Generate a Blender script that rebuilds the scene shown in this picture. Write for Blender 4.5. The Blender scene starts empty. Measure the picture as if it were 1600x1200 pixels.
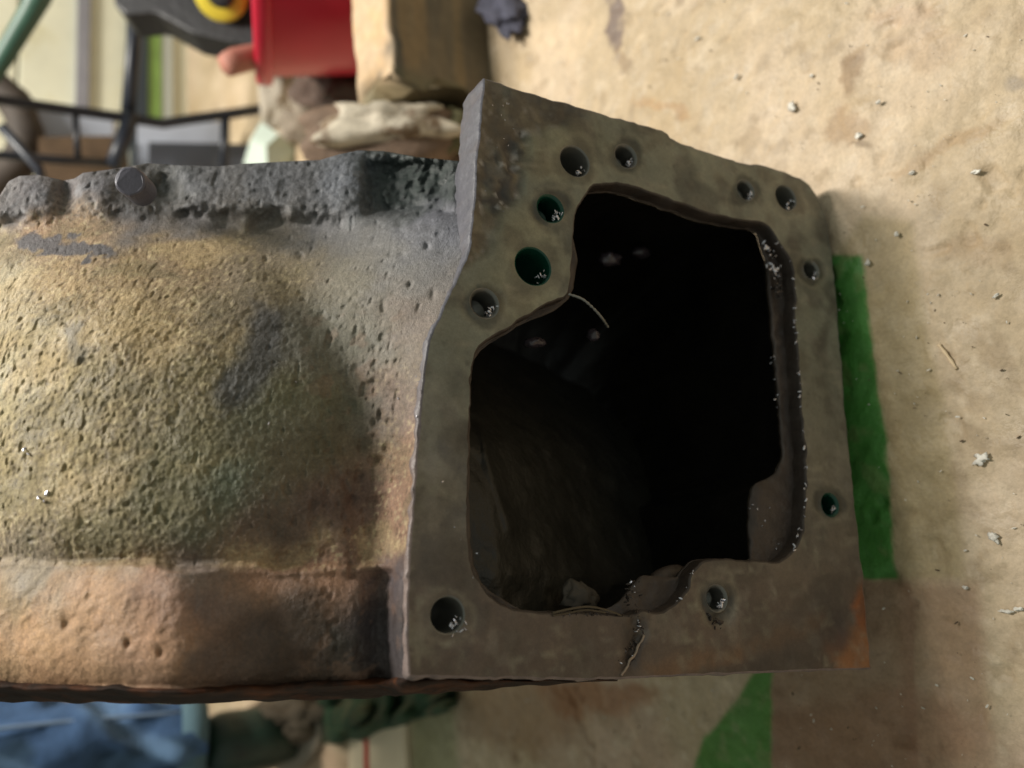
import bpy, bmesh, math, random
import numpy as np
from mathutils import Vector, Matrix, Quaternion
from mathutils.geometry import delaunay_2d_cdt

random.seed(7); RNG = np.random.default_rng(7)
scene = bpy.context.scene
COL = scene.collection

# ---------------------------------------------------------------- camera frame
F = 1290.0                                   # focal length in photo pixels (1600 wide)
def nrm(v): v = np.asarray(v, float); return v/np.linalg.norm(v)
UP = nrm([-.8, .05, .598])                   # world up, in camera axes (right, up, toward)
NF = nrm([.445, .231, .865])                 # normal of the machined flange face
XW = nrm(np.array([.014, .964, -.265]) - UP*np.dot(UP, [.014, .964, -.265]))
YW = np.cross(UP, XW)
H = .665                                     # camera height over the floor
ROT = np.stack([XW, YW, UP])                 # camera axes -> world
def W(P): return (np.asarray(P, float) @ ROT.T) + np.array([0, 0, H])
def ray(x, y):
    x = np.asarray(x, float); y = np.asarray(y, float)
    return np.stack([(x-800)/F, (600-y)/F, -np.ones_like(x+y)], -1)
def Pt(x, y, z): return ray(x, y)*np.asarray(z)[..., None] if np.ndim(z) else ray(x, y)*z
KP = .6*float(NF @ ray(1000, 600))
def plate(x, y, d=0.):                       # point on the flange plane, d behind it (camera axes)
    r = ray(x, y); return r*(KP/(r @ NF))[..., None] - NF*np.asarray(d, float)[..., None]
def flo(x, y, hh=0.):
    r = ray(x, y); return r*((np.asarray(hh)-H)/(r @ UP))[..., None]
def pix(P): P = np.asarray(P); return 800+F*P[..., 0]/-P[..., 2], 600-F*P[..., 1]/-P[..., 2]
def dirw(v): return Vector(ROT @ nrm(v))

cam_d = bpy.data.cameras.new('camera'); cam = bpy.data.objects.new('camera', cam_d); COL.objects.link(cam)
cam_d.sensor_width = 36; cam_d.lens = 36*F/1600; cam_d.clip_start = .02; cam_d.clip_end = 60
m = Matrix([list(ROT[0])+[0], list(ROT[1])+[0], list(ROT[2])+[H], [0, 0, 0, 1]])
cam.matrix_world = m
cam_d.dof.use_dof = True; cam_d.dof.focus_distance = .57; cam_d.dof.aperture_fstop = 3.3
scene.camera = cam

# ---------------------------------------------------------------- light
world = bpy.data.worlds.new('World'); scene.world = world; world.use_nodes = True
bg = world.node_tree.nodes['Background']; bg.inputs[0].default_value = (.82, .90, .80, 1); bg.inputs[1].default_value = .34
def area(name, loc, target, size, power, color, sy=None):
    d = bpy.data.lights.new(name, 'AREA'); d.size = size; d.energy = power; d.color = color
    if sy: d.shape = 'RECTANGLE'; d.size_y = sy
    o = bpy.data.objects.new(name, d); COL.objects.link(o); o.location = loc
    o.rotation_euler = (Vector(target)-Vector(loc)).to_track_quat('-Z', 'Y').to_euler()
    return o
CORNER = plate(756, 121)
LA = nrm(np.array([-.888, .311, .340])); LB = nrm(np.array([-.940, .235, .255]))
area('shop_lamp_main', W(CORNER+LA*2.3), W(plate(1000, 600)), .12, 18, (1, .955, .88))
area('shop_lamp_second', W(CORNER+LB*2.3), W(plate(1000, 600)), .26, 39, (1, .955, .88))
area('back_wall_fill', W(flo(500, 100)+UP*2.0+YW*.1), W(flo(400, 130)), .4, 34, (1, .95, .85))  # added fill, brightens the door and the things before it
area('front_fill', W(np.array([1.5, .6, .9])), W(plate(1000, 600)), .5, 3.0, (.86, .92, 1), 1.0)  # added soft front fill, gives the flange face some sheen
scene.view_settings.view_transform = 'Standard'; scene.view_settings.look = 'None'
scene.view_settings.exposure = 0; scene.view_settings.gamma = 1
scene.cycles.use_denoising = True; scene.cycles.max_bounces = 6
scene.cycles.sample_clamp_indirect = 4

# ---------------------------------------------------------------- helpers
def s2l(c):
    c = np.asarray(c, float)/255.; return np.where(c <= .04045, c/12.92, ((c+.055)/1.055)**2.4)
def hsh(i, j, k, s):
    n = (i*374761393 + j*668265263 + k*2147483647 + s*974634777) & 0xffffffff
    n = ((n ^ (n >> 13))*1274126177) & 0xffffffff
    return ((n ^ (n >> 16)) & 0xffff)/65535.
def vnoise(P, sc, seed=0):
    Q = np.asarray(P)/sc + 100.; I = np.floor(Q).astype(np.int64); t = Q-I; t = t*t*(3-2*t)
    r = 0
    for a in (0, 1):
        for b in (0, 1):
            for c in (0, 1):
                w = (t[..., 0] if a else 1-t[..., 0])*(t[..., 1] if b else 1-t[..., 1])*(t[..., 2] if c else 1-t[..., 2])
                r = r + w*hsh(I[..., 0]+a, I[..., 1]+b, I[..., 2]+c, seed)
    return r*2-1
def fbm(P, sc, seed=0, o=3): return sum(vnoise(P, sc/2**i, seed+i)*.5**i for i in range(o))
def sm(x, a=0., b=1.): t = np.clip((x-a)/(b-a), 0, 1); return t*t*(3-2*t)
def tag(o, label=None, cat=None, group=None, kind=None):
    for k, v in (('label', label), ('category', cat), ('group', group), ('kind', kind)):
        if v: o[k] = v
    return o
def mesh(name, V, Fc, mat, parent=None, smooth=False, cols=None, raw=False, attrs=None):
    me = bpy.data.meshes.new(name)
    V = np.asarray(V, float)
    if not raw: V = W(V)
    me.from_pydata([tuple(v) for v in V], [], [tuple(int(i) for i in f) for f in Fc]); me.update()
    if smooth: me.polygons.foreach_set('use_smooth', [True]*len(me.polygons))
    if cols is not None:
        a = me.color_attributes.new('paint', 'FLOAT_COLOR', 'POINT')
        c4 = np.ones((len(V), 4)); c4[:, :3] = cols; a.data.foreach_set('color', c4.ravel())
    for k, v in (attrs or {}).items():
        a = me.attributes.new(k, 'FLOAT', 'POINT'); a.data.foreach_set('value', np.asarray(v, float))
    me.materials.append(mat)
    o = bpy.data.objects.new(name, me); COL.objects.link(o)
    if parent: o.parent = parent
    return o
def gridfaces(nr, nc, wrap=False):
    i = np.arange(nr-1)[:, None]; j = np.arange(nc if wrap else nc-1)[None]
    j2 = (j+1) % nc
    a = i*nc+j; b = i*nc+j2; c = (i+1)*nc+j2; d = (i+1)*nc+j
    return np.stack([a, b, c, d], -1).reshape(-1, 4)
def fixn(o):
    bm = bmesh.new(); bm.from_mesh(o.data); bmesh.ops.recalc_face_normals(bm, faces=bm.faces); bm.to_mesh(o.data); bm.free(); return o
def empty(name, P):
    o = bpy.data.objects.new(name, None); COL.objects.link(o); o.empty_display_size = .05
    return o                                   # parts keep world coordinates; the empty stays at the origin unless moved
def tube(pts, r, n=12, caps=True):
    pts = [np.asarray(p, float) for p in pts]; R = r if hasattr(r, '__len__') else [r]*len(pts)
    V = []; up = None
    for i, p in enumerate(pts):
        t = nrm(pts[min(i+1, len(pts)-1)]-pts[max(i-1, 0)])
        if up is None: up = np.cross(t, [0.3, .5, .8])
        u = nrm(up - t*np.dot(up, t)); v = np.cross(t, u); up = u
        for k in range(n):
            a = 2*math.pi*k/n; V.append(p+R[i]*(u*math.cos(a)+v*math.sin(a)))
    Fc = [tuple(f) for f in gridfaces(len(pts), n, True)]
    if caps: Fc += [tuple(range(n))[::-1], tuple(range((len(pts)-1)*n, len(pts)*n))]
    return np.array(V), Fc
def join(parts):
    V = []; Fc = []; k = 0
    for v, f in parts:
        V.append(np.asarray(v)); Fc += [tuple(int(i)+k for i in q) for q in f]; k += len(v)
    return np.concatenate(V), Fc
def boxv(c, ax, ay, az):
    c, ax, ay, az = map(lambda q: np.asarray(q, float), (c, ax, ay, az))
    V = [c+sx*ax+sy*ay+sz*az for sz in (-1, 1) for sy in (-1, 1) for sx in (-1, 1)]
    return np.array(V), [(0, 2, 3, 1), (4, 5, 7, 6), (0, 1, 5, 4), (2, 6, 7, 3), (0, 4, 6, 2), (1, 3, 7, 5)]
def bevel(o, w, seg=2):
    b = o.modifiers.new('bevel', 'BEVEL'); b.width = w; b.segments = seg; b.limit_method = 'ANGLE'; return o
def ico(sub=2):
    bm = bmesh.new(); bmesh.ops.create_icosphere(bm, subdivisions=sub, radius=1)
    V = np.array([v.co[:] for v in bm.verts]); Fc = [tuple(v.index for v in f.verts) for f in bm.faces]; bm.free(); return V, Fc
def lump(c, ax, ay, az, amp=.2, sc=.7, seed=0, sub=3, chunky=0.):
    V, Fc = ico(sub); d = 1+amp*fbm(V+seed*7.3, sc, seed, 3)[:, None]
    if chunky:
        p = 2+chunky*4; V = V/(np.sum(np.abs(V)**p, 1)**(1/p))[:, None]
    V = V*d
    return np.asarray(c)+V[:, :1]*np.asarray(ax)+V[:, 1:2]*np.asarray(ay)+V[:, 2:]*np.asarray(az), Fc
def catmull(pts, step=4., closed=False):
    P = np.array(pts, float); n = len(P); out = []
    rng = range(n) if closed else range(n-1)
    for i in rng:
        if closed: p0, p1, p2, p3 = P[i-1], P[i], P[(i+1) % n], P[(i+2) % n]
        else: p0, p1, p2, p3 = P[max(i-1, 0)], P[i], P[i+1], P[min(i+2, n-1)]
        k = max(1, int(np.linalg.norm(p2-p1)/step))
        for q in range(k):
            t = q/k
            out.append(.5*((2*p1)+(-p0+p2)*t+(2*p0-5*p1+4*p2-p3)*t*t+(-p0+3*p1-3*p2+p3)*t**3))
    if not closed: out.append(P[-1])
    return np.array(out)
def inpoly(X, Y, poly):
    poly = np.asarray(poly, float); ins = np.zeros(np.shape(X), bool); n = len(poly)
    for i in range(n):
        x1, y1 = poly[i]; x2, y2 = poly[(i+1) % n]
        c = ((y1 > Y) != (y2 > Y)); 
        if y1 != y2: ins ^= c & (X < (x2-x1)*(Y-y1)/(y2-y1)+x1)
    return ins
def polydist(X, Y, poly, closed=True):
    d = np.full(np.shape(X), 1e9); n = len(poly)
    for i in range(n if closed else n-1):
        x1, y1 = poly[i]; x2, y2 = poly[(i+1) % n]; dx, dy = x2-x1, y2-y1
        t = np.clip(((X-x1)*dx+(Y-y1)*dy)/(dx*dx+dy*dy+1e-12), 0, 1)
        d = np.minimum(d, np.hypot(X-x1-t*dx, Y-y1-t*dy))
    return d
def softpoly(X, Y, poly, soft):
    d = polydist(X, Y, poly); s = np.where(inpoly(X, Y, poly), d, -d); return sm(s, -soft, soft)

# ---------------------------------------------------------------- materials
def mat(name, color=(.5, .5, .5), rough=.6, metal=0., attr=False, bumps=(), mottle=(), spec=.5, ramp=None, rnoise=None, coat=0.):
    """bumps: (scale, strength, distance); mottle: (scale, amount) multiply noise; ramp: (scale, colour, lo, hi)"""
    M = bpy.data.materials.new(name); M.use_nodes = True; nt = M.node_tree; nd = nt.nodes; lk = nt.links
    b = nd['Principled BSDF']; tc = nd.new('ShaderNodeTexCoord')
    b.inputs['Roughness'].default_value = rough; b.inputs['Metallic'].default_value = metal
    b.inputs['Specular IOR Level'].default_value = spec; b.inputs['Coat Weight'].default_value = coat
    if attr:
        a = nd.new('ShaderNodeAttribute'); a.attribute_name = 'paint'; out = a.outputs['Color']
    else:
        a = nd.new('ShaderNodeRGB'); a.outputs[0].default_value = (*color, 1); out = a.outputs[0]
    for sc, col, lo, hi in (ramp or ()):
        n = nd.new('ShaderNodeTexNoise'); n.inputs['Scale'].default_value = sc; n.inputs['Detail'].default_value = 5; n.inputs['Roughness'].default_value = .65
        lk.new(tc.outputs['Object'], n.inputs['Vector'])
        r = nd.new('ShaderNodeMapRange'); r.inputs[1].default_value = lo; r.inputs[2].default_value = hi; lk.new(n.outputs['Fac'], r.inputs[0])
        mx = nd.new('ShaderNodeMix'); mx.data_type = 'RGBA'; lk.new(r.outputs[0], mx.inputs[0]); lk.new(out, mx.inputs[6]); mx.inputs[7].default_value = (*col, 1); out = mx.outputs[2]
    for sc, amt in mottle:
        n = nd.new('ShaderNodeTexNoise'); n.inputs['Scale'].default_value = sc; n.inputs['Detail'].default_value = 4; n.inputs['Roughness'].default_value = .6
        lk.new(tc.outputs['Object'], n.inputs['Vector'])
        r = nd.new('ShaderNodeMapRange'); r.inputs[1].default_value = .3; r.inputs[2].default_value = .7; r.inputs[3].default_value = 1-amt; r.inputs[4].default_value = 1+amt; lk.new(n.outputs['Fac'], r.inputs[0])
        mx = nd.new('ShaderNodeVectorMath'); mx.operation = 'SCALE'; lk.new(out, mx.inputs[0]); lk.new(r.outputs[0], mx.inputs['Scale']); out = mx.outputs[0]
    lk.new(out, b.inputs['Base Color'])
    if rnoise:
        n = nd.new('ShaderNodeTexNoise'); n.inputs['Scale'].default_value = rnoise[0]; n.inputs['Detail'].default_value = 3; lk.new(tc.outputs['Object'], n.inputs['Vector'])
        r = nd.new('ShaderNodeMapRange'); r.inputs[1].default_value = .35; r.inputs[2].default_value = .65; r.inputs[3].default_value = rnoise[1]; r.inputs[4].default_value = rnoise[2]; lk.new(n.outputs['Fac'], r.inputs[0]); lk.new(r.outputs[0], b.inputs['Roughness'])
    prev = None
    for sc, st, dist in bumps:
        n = nd.new('ShaderNodeTexNoise'); n.inputs['Scale'].default_value = sc; n.inputs['Detail'].default_value = 4; n.inputs['Roughness'].default_value = .6
        lk.new(tc.outputs['Object'], n.inputs['Vector'])
        bp = nd.new('ShaderNodeBump'); bp.inputs['Strength'].default_value = st; bp.inputs['Distance'].default_value = dist; lk.new(n.outputs['Fac'], bp.inputs['Height'])
        if prev: lk.new(prev, bp.inputs['Normal'])
        prev = bp.outputs[0]
    if prev: lk.new(prev, b.inputs['Normal'])
    return M
def C(r, g, b): return tuple(s2l((r, g, b)))
M_floor = mat('concrete', attr=True, rough=.55, bumps=((260, .5, .002), (60, .35, .004)), mottle=((9, .06), (45, .09), (300, .10)), spec=.35, rnoise=(30, .4, .7))
M_body = mat('crusted_cast_iron', attr=True, rough=.6, bumps=((1100, .7, .0009), (420, .5, .0012)), mottle=((50, .10), (240, .16), (600, .2)), spec=.4, rnoise=(60, .42, .8))
M_face = mat('machined_iron_face', attr=True, rough=.45, metal=.2, bumps=((900, .25, .0006), (70, .12, .001)), mottle=((14, .12), (55, .12), (320, .10), (900, .10)), spec=.5, rnoise=(35, .38, .62))
M_edge = mat('flange_edge_iron', attr=True, rough=.5, bumps=((400, .5, .001),), mottle=((200, .2),))
M_inner = mat('oily_inner_iron', C(62, 52, 46), rough=.55, bumps=((180, .5, .002),), mottle=((40, .3),), spec=.5, rnoise=(60, .4, .7))
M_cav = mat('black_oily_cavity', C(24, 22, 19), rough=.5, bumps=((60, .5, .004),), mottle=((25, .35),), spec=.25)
M_hole = mat('oily_thread', C(112, 110, 104), rough=.3, metal=.35, bumps=((300, .3, .001),))
M_holegreen = mat('green_paint_in_thread', C(22, 68, 54), rough=.25, metal=.2, bumps=((300, .3, .001),))
M_chip = mat('shaving_glint_metal', C(215, 212, 220), rough=.25, metal=.7)
M_crumb = mat('oily_crumb', C(62, 54, 50), rough=.25, metal=.3)
M_bolt = mat('grey_bolt_steel', C(86, 84, 95), rough=.5, metal=.1, bumps=((300, .3, .001),), mottle=((80, .12),))
M_rim = mat('dark_brown_rim', C(40, 29, 23), rough=.8, spec=.15, bumps=((180, .6, .002),), mottle=((40, .3),), ramp=((30, C(96, 56, 32), .5, .75),))

# ---------------------------------------------------------------- setting: concrete floor
def cam_of(Pw): return (np.asarray(Pw)-np.array([0, 0, H])) @ ROT
near = W(flo(np.array([700, 1700, 700, 1700, 800, 1600]), np.array([-40, -40, 1250, 1250, 600, 600])))
x0, x1, y0, y1 = near[:, 0].min(), near[:, 0].max(), near[:, 1].min(), near[:, 1].max()
def axis(a, b, st, lo, hi, n):
    k = np.arange(0, n+1)/n
    L = a-(a-lo)*(k[::-1]**3); R_ = b+(hi-b)*(k**3)
    return np.concatenate([L[:-1], np.arange(a, b, st), R_])
gx = axis(x0, x1, .0026, -7, 7, 90); gy = axis(y0, y1, .0026, -4, 9, 110)
GX, GY = np.meshgrid(gx, gy); Pw = np.stack([GX, GY, np.zeros_like(GX)], -1)
Pc = cam_of(Pw); front = Pc[..., 2] < -.05
pz = np.where(front[..., None], Pc, np.array([0, 0, -1.])); PX, PY = pix(pz)
PX = np.where(front, PX, 9e3)
wx = 10*fbm(Pw, .03, 3, 2)+4*fbm(Pw, .008, 9, 2); wy = 10*fbm(Pw, .03, 5, 2)+4*fbm(Pw, .008, 19, 2)
base = np.zeros(GX.shape+(3,)); base[:] = s2l((186, 166, 137))
def blend(c, a): base[:] = base*(1-a[..., None])+s2l(c)*a[..., None]
blend((203, 182, 156), .7*sm(fbm(Pw, .12, 31), -.1, .6))
blend((178, 154, 118), .4*sm(fbm(Pw, .09, 33), .05, .6))
blend((176, 146, 126), .5*sm(fbm(Pw, .2, 35)+(PY-700)/900*(front), .1, .8))
blend((140, 118, 90), .35*sm(fbm(Pw, .022, 37), .42, .9))
blend((214, 196, 170), .35*sm(fbm(Pw, .014, 39), .3, .9))
def blob(cx, cy, rx, ry, c, a, seed=0, ang=0):
    ca, sa = math.cos(ang), math.sin(ang); dx = PX+wx*1.5-cx; dy = PY+wy*1.5-cy
    d = np.hypot((dx*ca+dy*sa)/rx, (-dx*sa+dy*ca)/ry); blend(c, a*sm(1-d, 0, .5)*front)
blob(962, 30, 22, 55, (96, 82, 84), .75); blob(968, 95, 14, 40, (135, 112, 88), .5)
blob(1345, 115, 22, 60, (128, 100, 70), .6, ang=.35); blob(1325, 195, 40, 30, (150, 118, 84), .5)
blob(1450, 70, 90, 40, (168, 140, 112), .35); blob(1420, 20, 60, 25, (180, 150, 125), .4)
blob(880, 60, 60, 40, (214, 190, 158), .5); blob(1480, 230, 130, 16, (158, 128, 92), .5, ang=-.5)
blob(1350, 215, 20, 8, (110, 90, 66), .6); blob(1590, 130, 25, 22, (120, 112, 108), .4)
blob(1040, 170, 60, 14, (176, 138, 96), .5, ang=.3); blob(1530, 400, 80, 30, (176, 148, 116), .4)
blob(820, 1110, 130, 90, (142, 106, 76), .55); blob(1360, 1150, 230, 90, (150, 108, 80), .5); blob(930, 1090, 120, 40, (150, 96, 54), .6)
mk = lambda poly, s: softpoly(PX+wx*.22, PY+wy*.22, poly, s)*front
blend((150, 132, 84), .45*mk([(1290, 420), (1350, 335), (1425, 345), (1450, 520), (1485, 700), (1510, 905), (1290, 905)], 10))  # olive tone of the lighter shadow band, coloured into the floor
blend((46, 126, 44), .9*(1-.15*sm(fbm(Pw, .018, 401, 3), .2, .6))*mk([(1240, 398), (1345, 400), (1372, 600), (1386, 700), (1401, 906), (1240, 906)], 4))  # green cast of the deep shadow, coloured into the floor
blend((124, 88, 66), .6*mk([(1000, 907), (1425, 907), (1440, 1300), (1205, 1300), (1205, 1040), (1000, 1040)], 6)); blend((150, 112, 88), .5*mk([(1405, 907), (1530, 912), (1560, 1300), (1420, 1300)], 16))  # brown cast of the lower shadow, deep and light band, coloured in
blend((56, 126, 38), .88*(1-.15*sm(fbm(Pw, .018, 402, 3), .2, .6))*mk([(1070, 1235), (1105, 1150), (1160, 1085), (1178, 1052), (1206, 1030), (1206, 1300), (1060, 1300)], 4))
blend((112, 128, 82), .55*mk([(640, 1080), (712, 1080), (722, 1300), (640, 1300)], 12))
z = .0016*fbm(Pw, .05, 51, 3)+.0011*vnoise(Pw, .011, 53)+.0007*vnoise(Pw, .0055, 54)
pit = vnoise(Pw, .012, 57)*.6+vnoise(Pw, .03, 58)*.6; z -= .0035*sm(pit, .55, .85)
z += .0022*sm(vnoise(Pw, .008, 61)*.7+vnoise(Pw, .06, 62)*.5, .62, .9)
fine = ((GX > x0) & (GX < x1) & (GY > y0) & (GY < y1)); Pw[..., 2] = z*fine
crack = polydist(PX+wx, PY+wy, [(880, 1075), (900, 1110), (925, 1160), (930, 1230)], False); Pw[..., 2] -= .004*sm(1-crack/6, 0, 1)*front
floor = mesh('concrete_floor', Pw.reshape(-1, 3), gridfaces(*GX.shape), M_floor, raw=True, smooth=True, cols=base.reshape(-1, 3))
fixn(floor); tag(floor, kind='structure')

# ---------------------------------------------------------------- the casting
house = empty('machine_housing', None)
tag(house, 'large rusty cast iron gearbox housing with square drilled flange and dark opening, on concrete', 'machine housing')
OUT = [(756, 121), (830, 145), (900, 165), (960, 183), (1036, 203), (1048, 215), (1080, 228), (1120, 241), (1172, 257), (1182, 256), (1215, 265), (1250, 278), (1268, 292), (1282, 315), (1292, 345), (1300, 390), (1305, 440), (1310, 500), (1318, 600), (1327, 700), (1338, 800), (1347, 880), (1354, 950), (1362, 1046)]
BOT = [(1362, 1046), (1300, 1048), (1200, 1052), (1100, 1056), (1020, 1060), (960, 1062), (850, 1062), (740, 1061), (638, 1058)]
LEFT = [(638, 1058), (637, 1040), (635, 950), (640, 850), (647, 750), (652, 680), (656, 640), (659, 605), (667, 540), (675, 515), (685, 495), (698, 463), (712, 435), (723, 412), (731, 390), (735, 360), (738, 330), (742, 270), (746, 220), (751, 165), (756, 121)]
INN = [(900, 335), (908, 318), (925, 292), (935, 288), (980, 290), (1025, 305), (1075, 322), (1130, 340), (1190, 350), (1205, 360), (1214, 377), (1230, 400), (1240, 425), (1242, 495), (1250, 605), (1255, 680), (1259, 725), (1256, 800), (1252, 835), (1240, 858), (1222, 874), (1205, 877), (1170, 875), (1130, 872), (1100, 877), (1083, 893), (1075, 915), (1066, 932), (1050, 947), (1025, 957), (1005, 952), (985, 960), (925, 957), (850, 956), (800, 950), (770, 932), (748, 905), (735, 868), (732, 800), (734, 700), (736, 625), (740, 570), (750, 542), (800, 510), (850, 480), (882, 466), (891, 450), (895, 405)]
e1 = nrm(np.cross([0, 1, 0], NF)); e2 = np.cross(NF, e1); O0 = plate(1000, 600)
def ab(P): d = P-O0; return np.stack([d @ e1, d @ e2], -1)
def un(A, d=0.): A = np.asarray(A); return O0+A[..., :1]*e1+A[..., 1:2]*e2-NF*(np.asarray(d)[..., None] if np.ndim(d) else d)
def loop_px(P): P = np.array(P, float); return ab(plate(P[:, 0], P[:, 1]))
outer_px = np.concatenate([catmull(OUT, 6)[:-1], catmull(BOT, 8)[:-1], catmull(LEFT, 6)[:-1]])
inner_px = catmull(INN, 5, True)
def jit(px, amp, seed):
    Q = np.concatenate([px/9., np.zeros((len(px), 1))], 1); Q2 = Q*.5
    return px+amp*np.stack([vnoise(Q, 1, seed)+vnoise(Q2, 1, seed+5), vnoise(Q, 1, seed+1)+vnoise(Q2, 1, seed+6)], -1)
outer = loop_px(jit(outer_px, 1.0, 3)); inner = loop_px(jit(inner_px, 1.3, 13))
HOLES = [  # x, y, radius px, green?, depth, threaded
    (898, 252, 25, 0, .03, 0), (978, 244, 19, 0, .016, 1), (860, 326, 22, 1, .02, 1), (833, 416, 30, 1, .028, 0), (757, 474, 23, 0, .018, 1),
    (1165, 297, 16, 0, .012, 1), (1228, 309, 20, 0, .02, 0), (1268, 422, 15, 0, .014, 1), (1297, 789, 17, 1, .014, 1), (699, 961, 27, 0, .03, 0), (1120, 935, 19, 0, .014, 1)]
holes = []
for hx, hy, hr, g, dp, th in HOLES:
    c = ab(plate(hx, hy)); zc = -plate(hx, hy)[2]; r = hr*zc/F
    k = np.linspace(0, 2*math.pi, 32, endpoint=False)[::-1]
    holes.append((c, r, c+r*np.stack([np.cos(k), np.sin(k)], -1), g, dp, th))
def inset(L, w):       # move a loop sideways in the plate plane
    t = np.roll(L, -1, 0)-np.roll(L, 1, 0); nn = np.stack([t[:, 1], -t[:, 0]], -1); nn /= np.linalg.norm(nn, axis=1)[:, None]+1e-12
    return L+nn*w
def area2(L): return .5*np.sum(L[:, 0]*np.roll(L[:, 1], -1)-L[:, 1]*np.roll(L[:, 0], -1))
def grow(L, w): return inset(L, w if area2(L) > 0 else -w)      # +w grows the loop outwards
CH = .0016
fo = grow(outer, -CH); fi = grow(inner, CH)
loops = [fo, fi]+[grow(hh[2], .0012) for hh in holes]
# interior points
amin, amax = outer.min(0), outer.max(0); st = .0032
AX, AY = np.meshgrid(np.arange(amin[0], amax[0], st), np.arange(amin[1], amax[1], st))
AX = AX+RNG.uniform(-.2, .2, AX.shape)*st; AY = AY+RNG.uniform(-.2, .2, AY.shape)*st
ok = inpoly(AX, AY, fo) & ~inpoly(AX, AY, fi) & (polydist(AX, AY, fo) > st*.45) & (polydist(AX, AY, fi) > st*.45)
for L in loops[2:]: ok &= ~inpoly(AX, AY, L) & (polydist(AX, AY, L) > st*.4)
pts = [L for L in loops]; edges = []; k = 0
for L in loops:
    edges += [(k+i, k+(i+1) % len(L)) for i in range(len(L))]; k += len(L)
allp = np.concatenate(pts+[np.stack([AX[ok], AY[ok]], -1)])
vo, eo, fo_, *_ = delaunay_2d_cdt([Vector(p) for p in allp], edges, [], 0, 1e-7)
VV = np.array([v[:] for v in vo]); T = np.array([list(f) for f in fo_ if len(f) == 3])
cen = VV[T].mean(1); keep = inpoly(cen[:, 0], cen[:, 1], fo) & ~inpoly(cen[:, 0], cen[:, 1], fi)
for L in loops[2:]: keep &= ~inpoly(cen[:, 0], cen[:, 1], L)
T = T[keep]
FX, FY = pix(un(VV))
def facecols(FX, FY, P3):
    w1 = 14*fbm(P3, .03, 71, 3); w2 = 14*fbm(P3, .03, 75, 3); X = FX+w1; Y = FY+w2
    c = np.zeros(X.shape+(3,)); c[:] = s2l((116, 116, 102))
    def bl(col, a): c[:] = c*(1-np.clip(a, 0, 1)[..., None])+s2l(col)*np.clip(a, 0, 1)[..., None]
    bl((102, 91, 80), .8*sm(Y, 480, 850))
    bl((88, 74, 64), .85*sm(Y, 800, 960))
    crust = inpoly(X, Y, [(740, 90), (1060, 190), (900, 180), (850, 205), (822, 250), (812, 300), (790, 350), (745, 400), (720, 400)])
    cr = softpoly(X, Y, [(700, 60), (1000, 160), (905, 182), (862, 196), (832, 228), (815, 290), (790, 345), (752, 400), (700, 430)], 7)
    bl((84, 74, 62), .9*cr)
    cr2 = softpoly(X, Y, [(757, 240), (790, 225), (820, 205), (832, 225), (815, 262), (812, 295), (792, 335), (752, 340), (745, 300)], 8); bl((58, 55, 55), .85*cr2*sm(vnoise(P3, .0065, 95), -.5, .5))
    bl((128, 124, 100), .6*sm(1-np.hypot((X-885)/90, (Y-235)/60), 0, .5))
    bl((130, 124, 98), .5*sm(1-np.hypot((X-820)/80, (Y-420)/130), 0, .6))
    bl((150, 84, 38), .8*sm(1-np.hypot((X-1352)/26, (Y-955)/52), 0, .6))
    bl((150, 98, 56), .75*sm(1-np.hypot((X-1345)/70, (Y-1020)/46), 0, .6))
    bl((68, 54, 50), .8*sm(1-np.hypot((X-1300)/34, (Y-990)/44), 0, .7))
    bl((120, 88, 58), .5*softpoly(X, Y, [(1010, 1040), (1150, 1000), (1290, 960), (1300, 985), (1180, 1025), (1020, 1062)], 12))
    bl((70, 58, 48), .6*softpoly(X, Y, [(1000, 1070), (1100, 1040), (1290, 1020), (1300, 1080)], 10))
    bl((66, 58, 50), .7*sm(1-np.hypot((X-1290)/16, (Y-540)/60), 0, .8))
    bl((130, 122, 110), .3*sm(fbm(P3, .012, 81), .3, .7)); bl((78, 68, 56), .45*sm(fbm(P3, .02, 83), .25, .7))
    bl((40, 34, 31), .75*sm(1-np.hypot((X-990)/26, (Y-1000)/75), 0, .8))
    bl((142, 138, 118), .35*sm(vnoise(P3, .005, 85)+.6*fbm(P3, .03, 86), .3, 1.1)); bl((84, 78, 66), .35*sm(vnoise(P3, .004, 87)+.5*fbm(P3, .02, 88), .4, 1.1))
    sp_ = sm(vnoise(P3, .0034, 111)+.3*vnoise(P3, .002, 112), .35, .7); bl((158, 154, 150), .85*sp_*np.maximum(cr2, .35*cr)); bl((36, 34, 36), .7*sm(-vnoise(P3, .0036, 111), .2, .7)*np.maximum(cr2, .3*cr))  # glints and dark hollows of the crust painted as specks
    bl((146, 138, 120), .4*sm(np.abs(vnoise(P3*np.array([1, 9, 1]), .03, 113)), .7, .95)); bl((66, 60, 54), .5*sm(fbm(P3, .035, 115, 4), .25, .6))
    bl((60, 52, 48), .45*sm(vnoise(P3, .0022, 117), .7, .95))
    for (hx, hy, hr, g, dp, th) in HOLES:
        dx = (X-hx)*.6+(FX-hx)*.4; dy = (Y-hy)*.6+(FY-hy)*.4; d = np.hypot(dx, dy)/hr
        if th: bl((62, 60, 52), .75*sm(1.75-d, 0, .6))
        else: bl((92, 86, 72), .5*sm(1.5-d, 0, .4))
        bl((150, 144, 122), .25*sm(1-np.abs(d-1.6)/.3, 0, 1))
    bl((118, 112, 100), .6*sm(1-np.hypot((X-1128)/22, (Y-960)/30), 0, .8)*sm(vnoise(P3, .003, 89), -.2, .6))
    return c, cr, cr2
cc, cr, cr2 = facecols(FX, FY, un(VV))
P3 = un(VV)
inn_ = (polydist(VV[:, 0], VV[:, 1], fo) > .003) & (polydist(VV[:, 0], VV[:, 1], fi) > .002)
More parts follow.
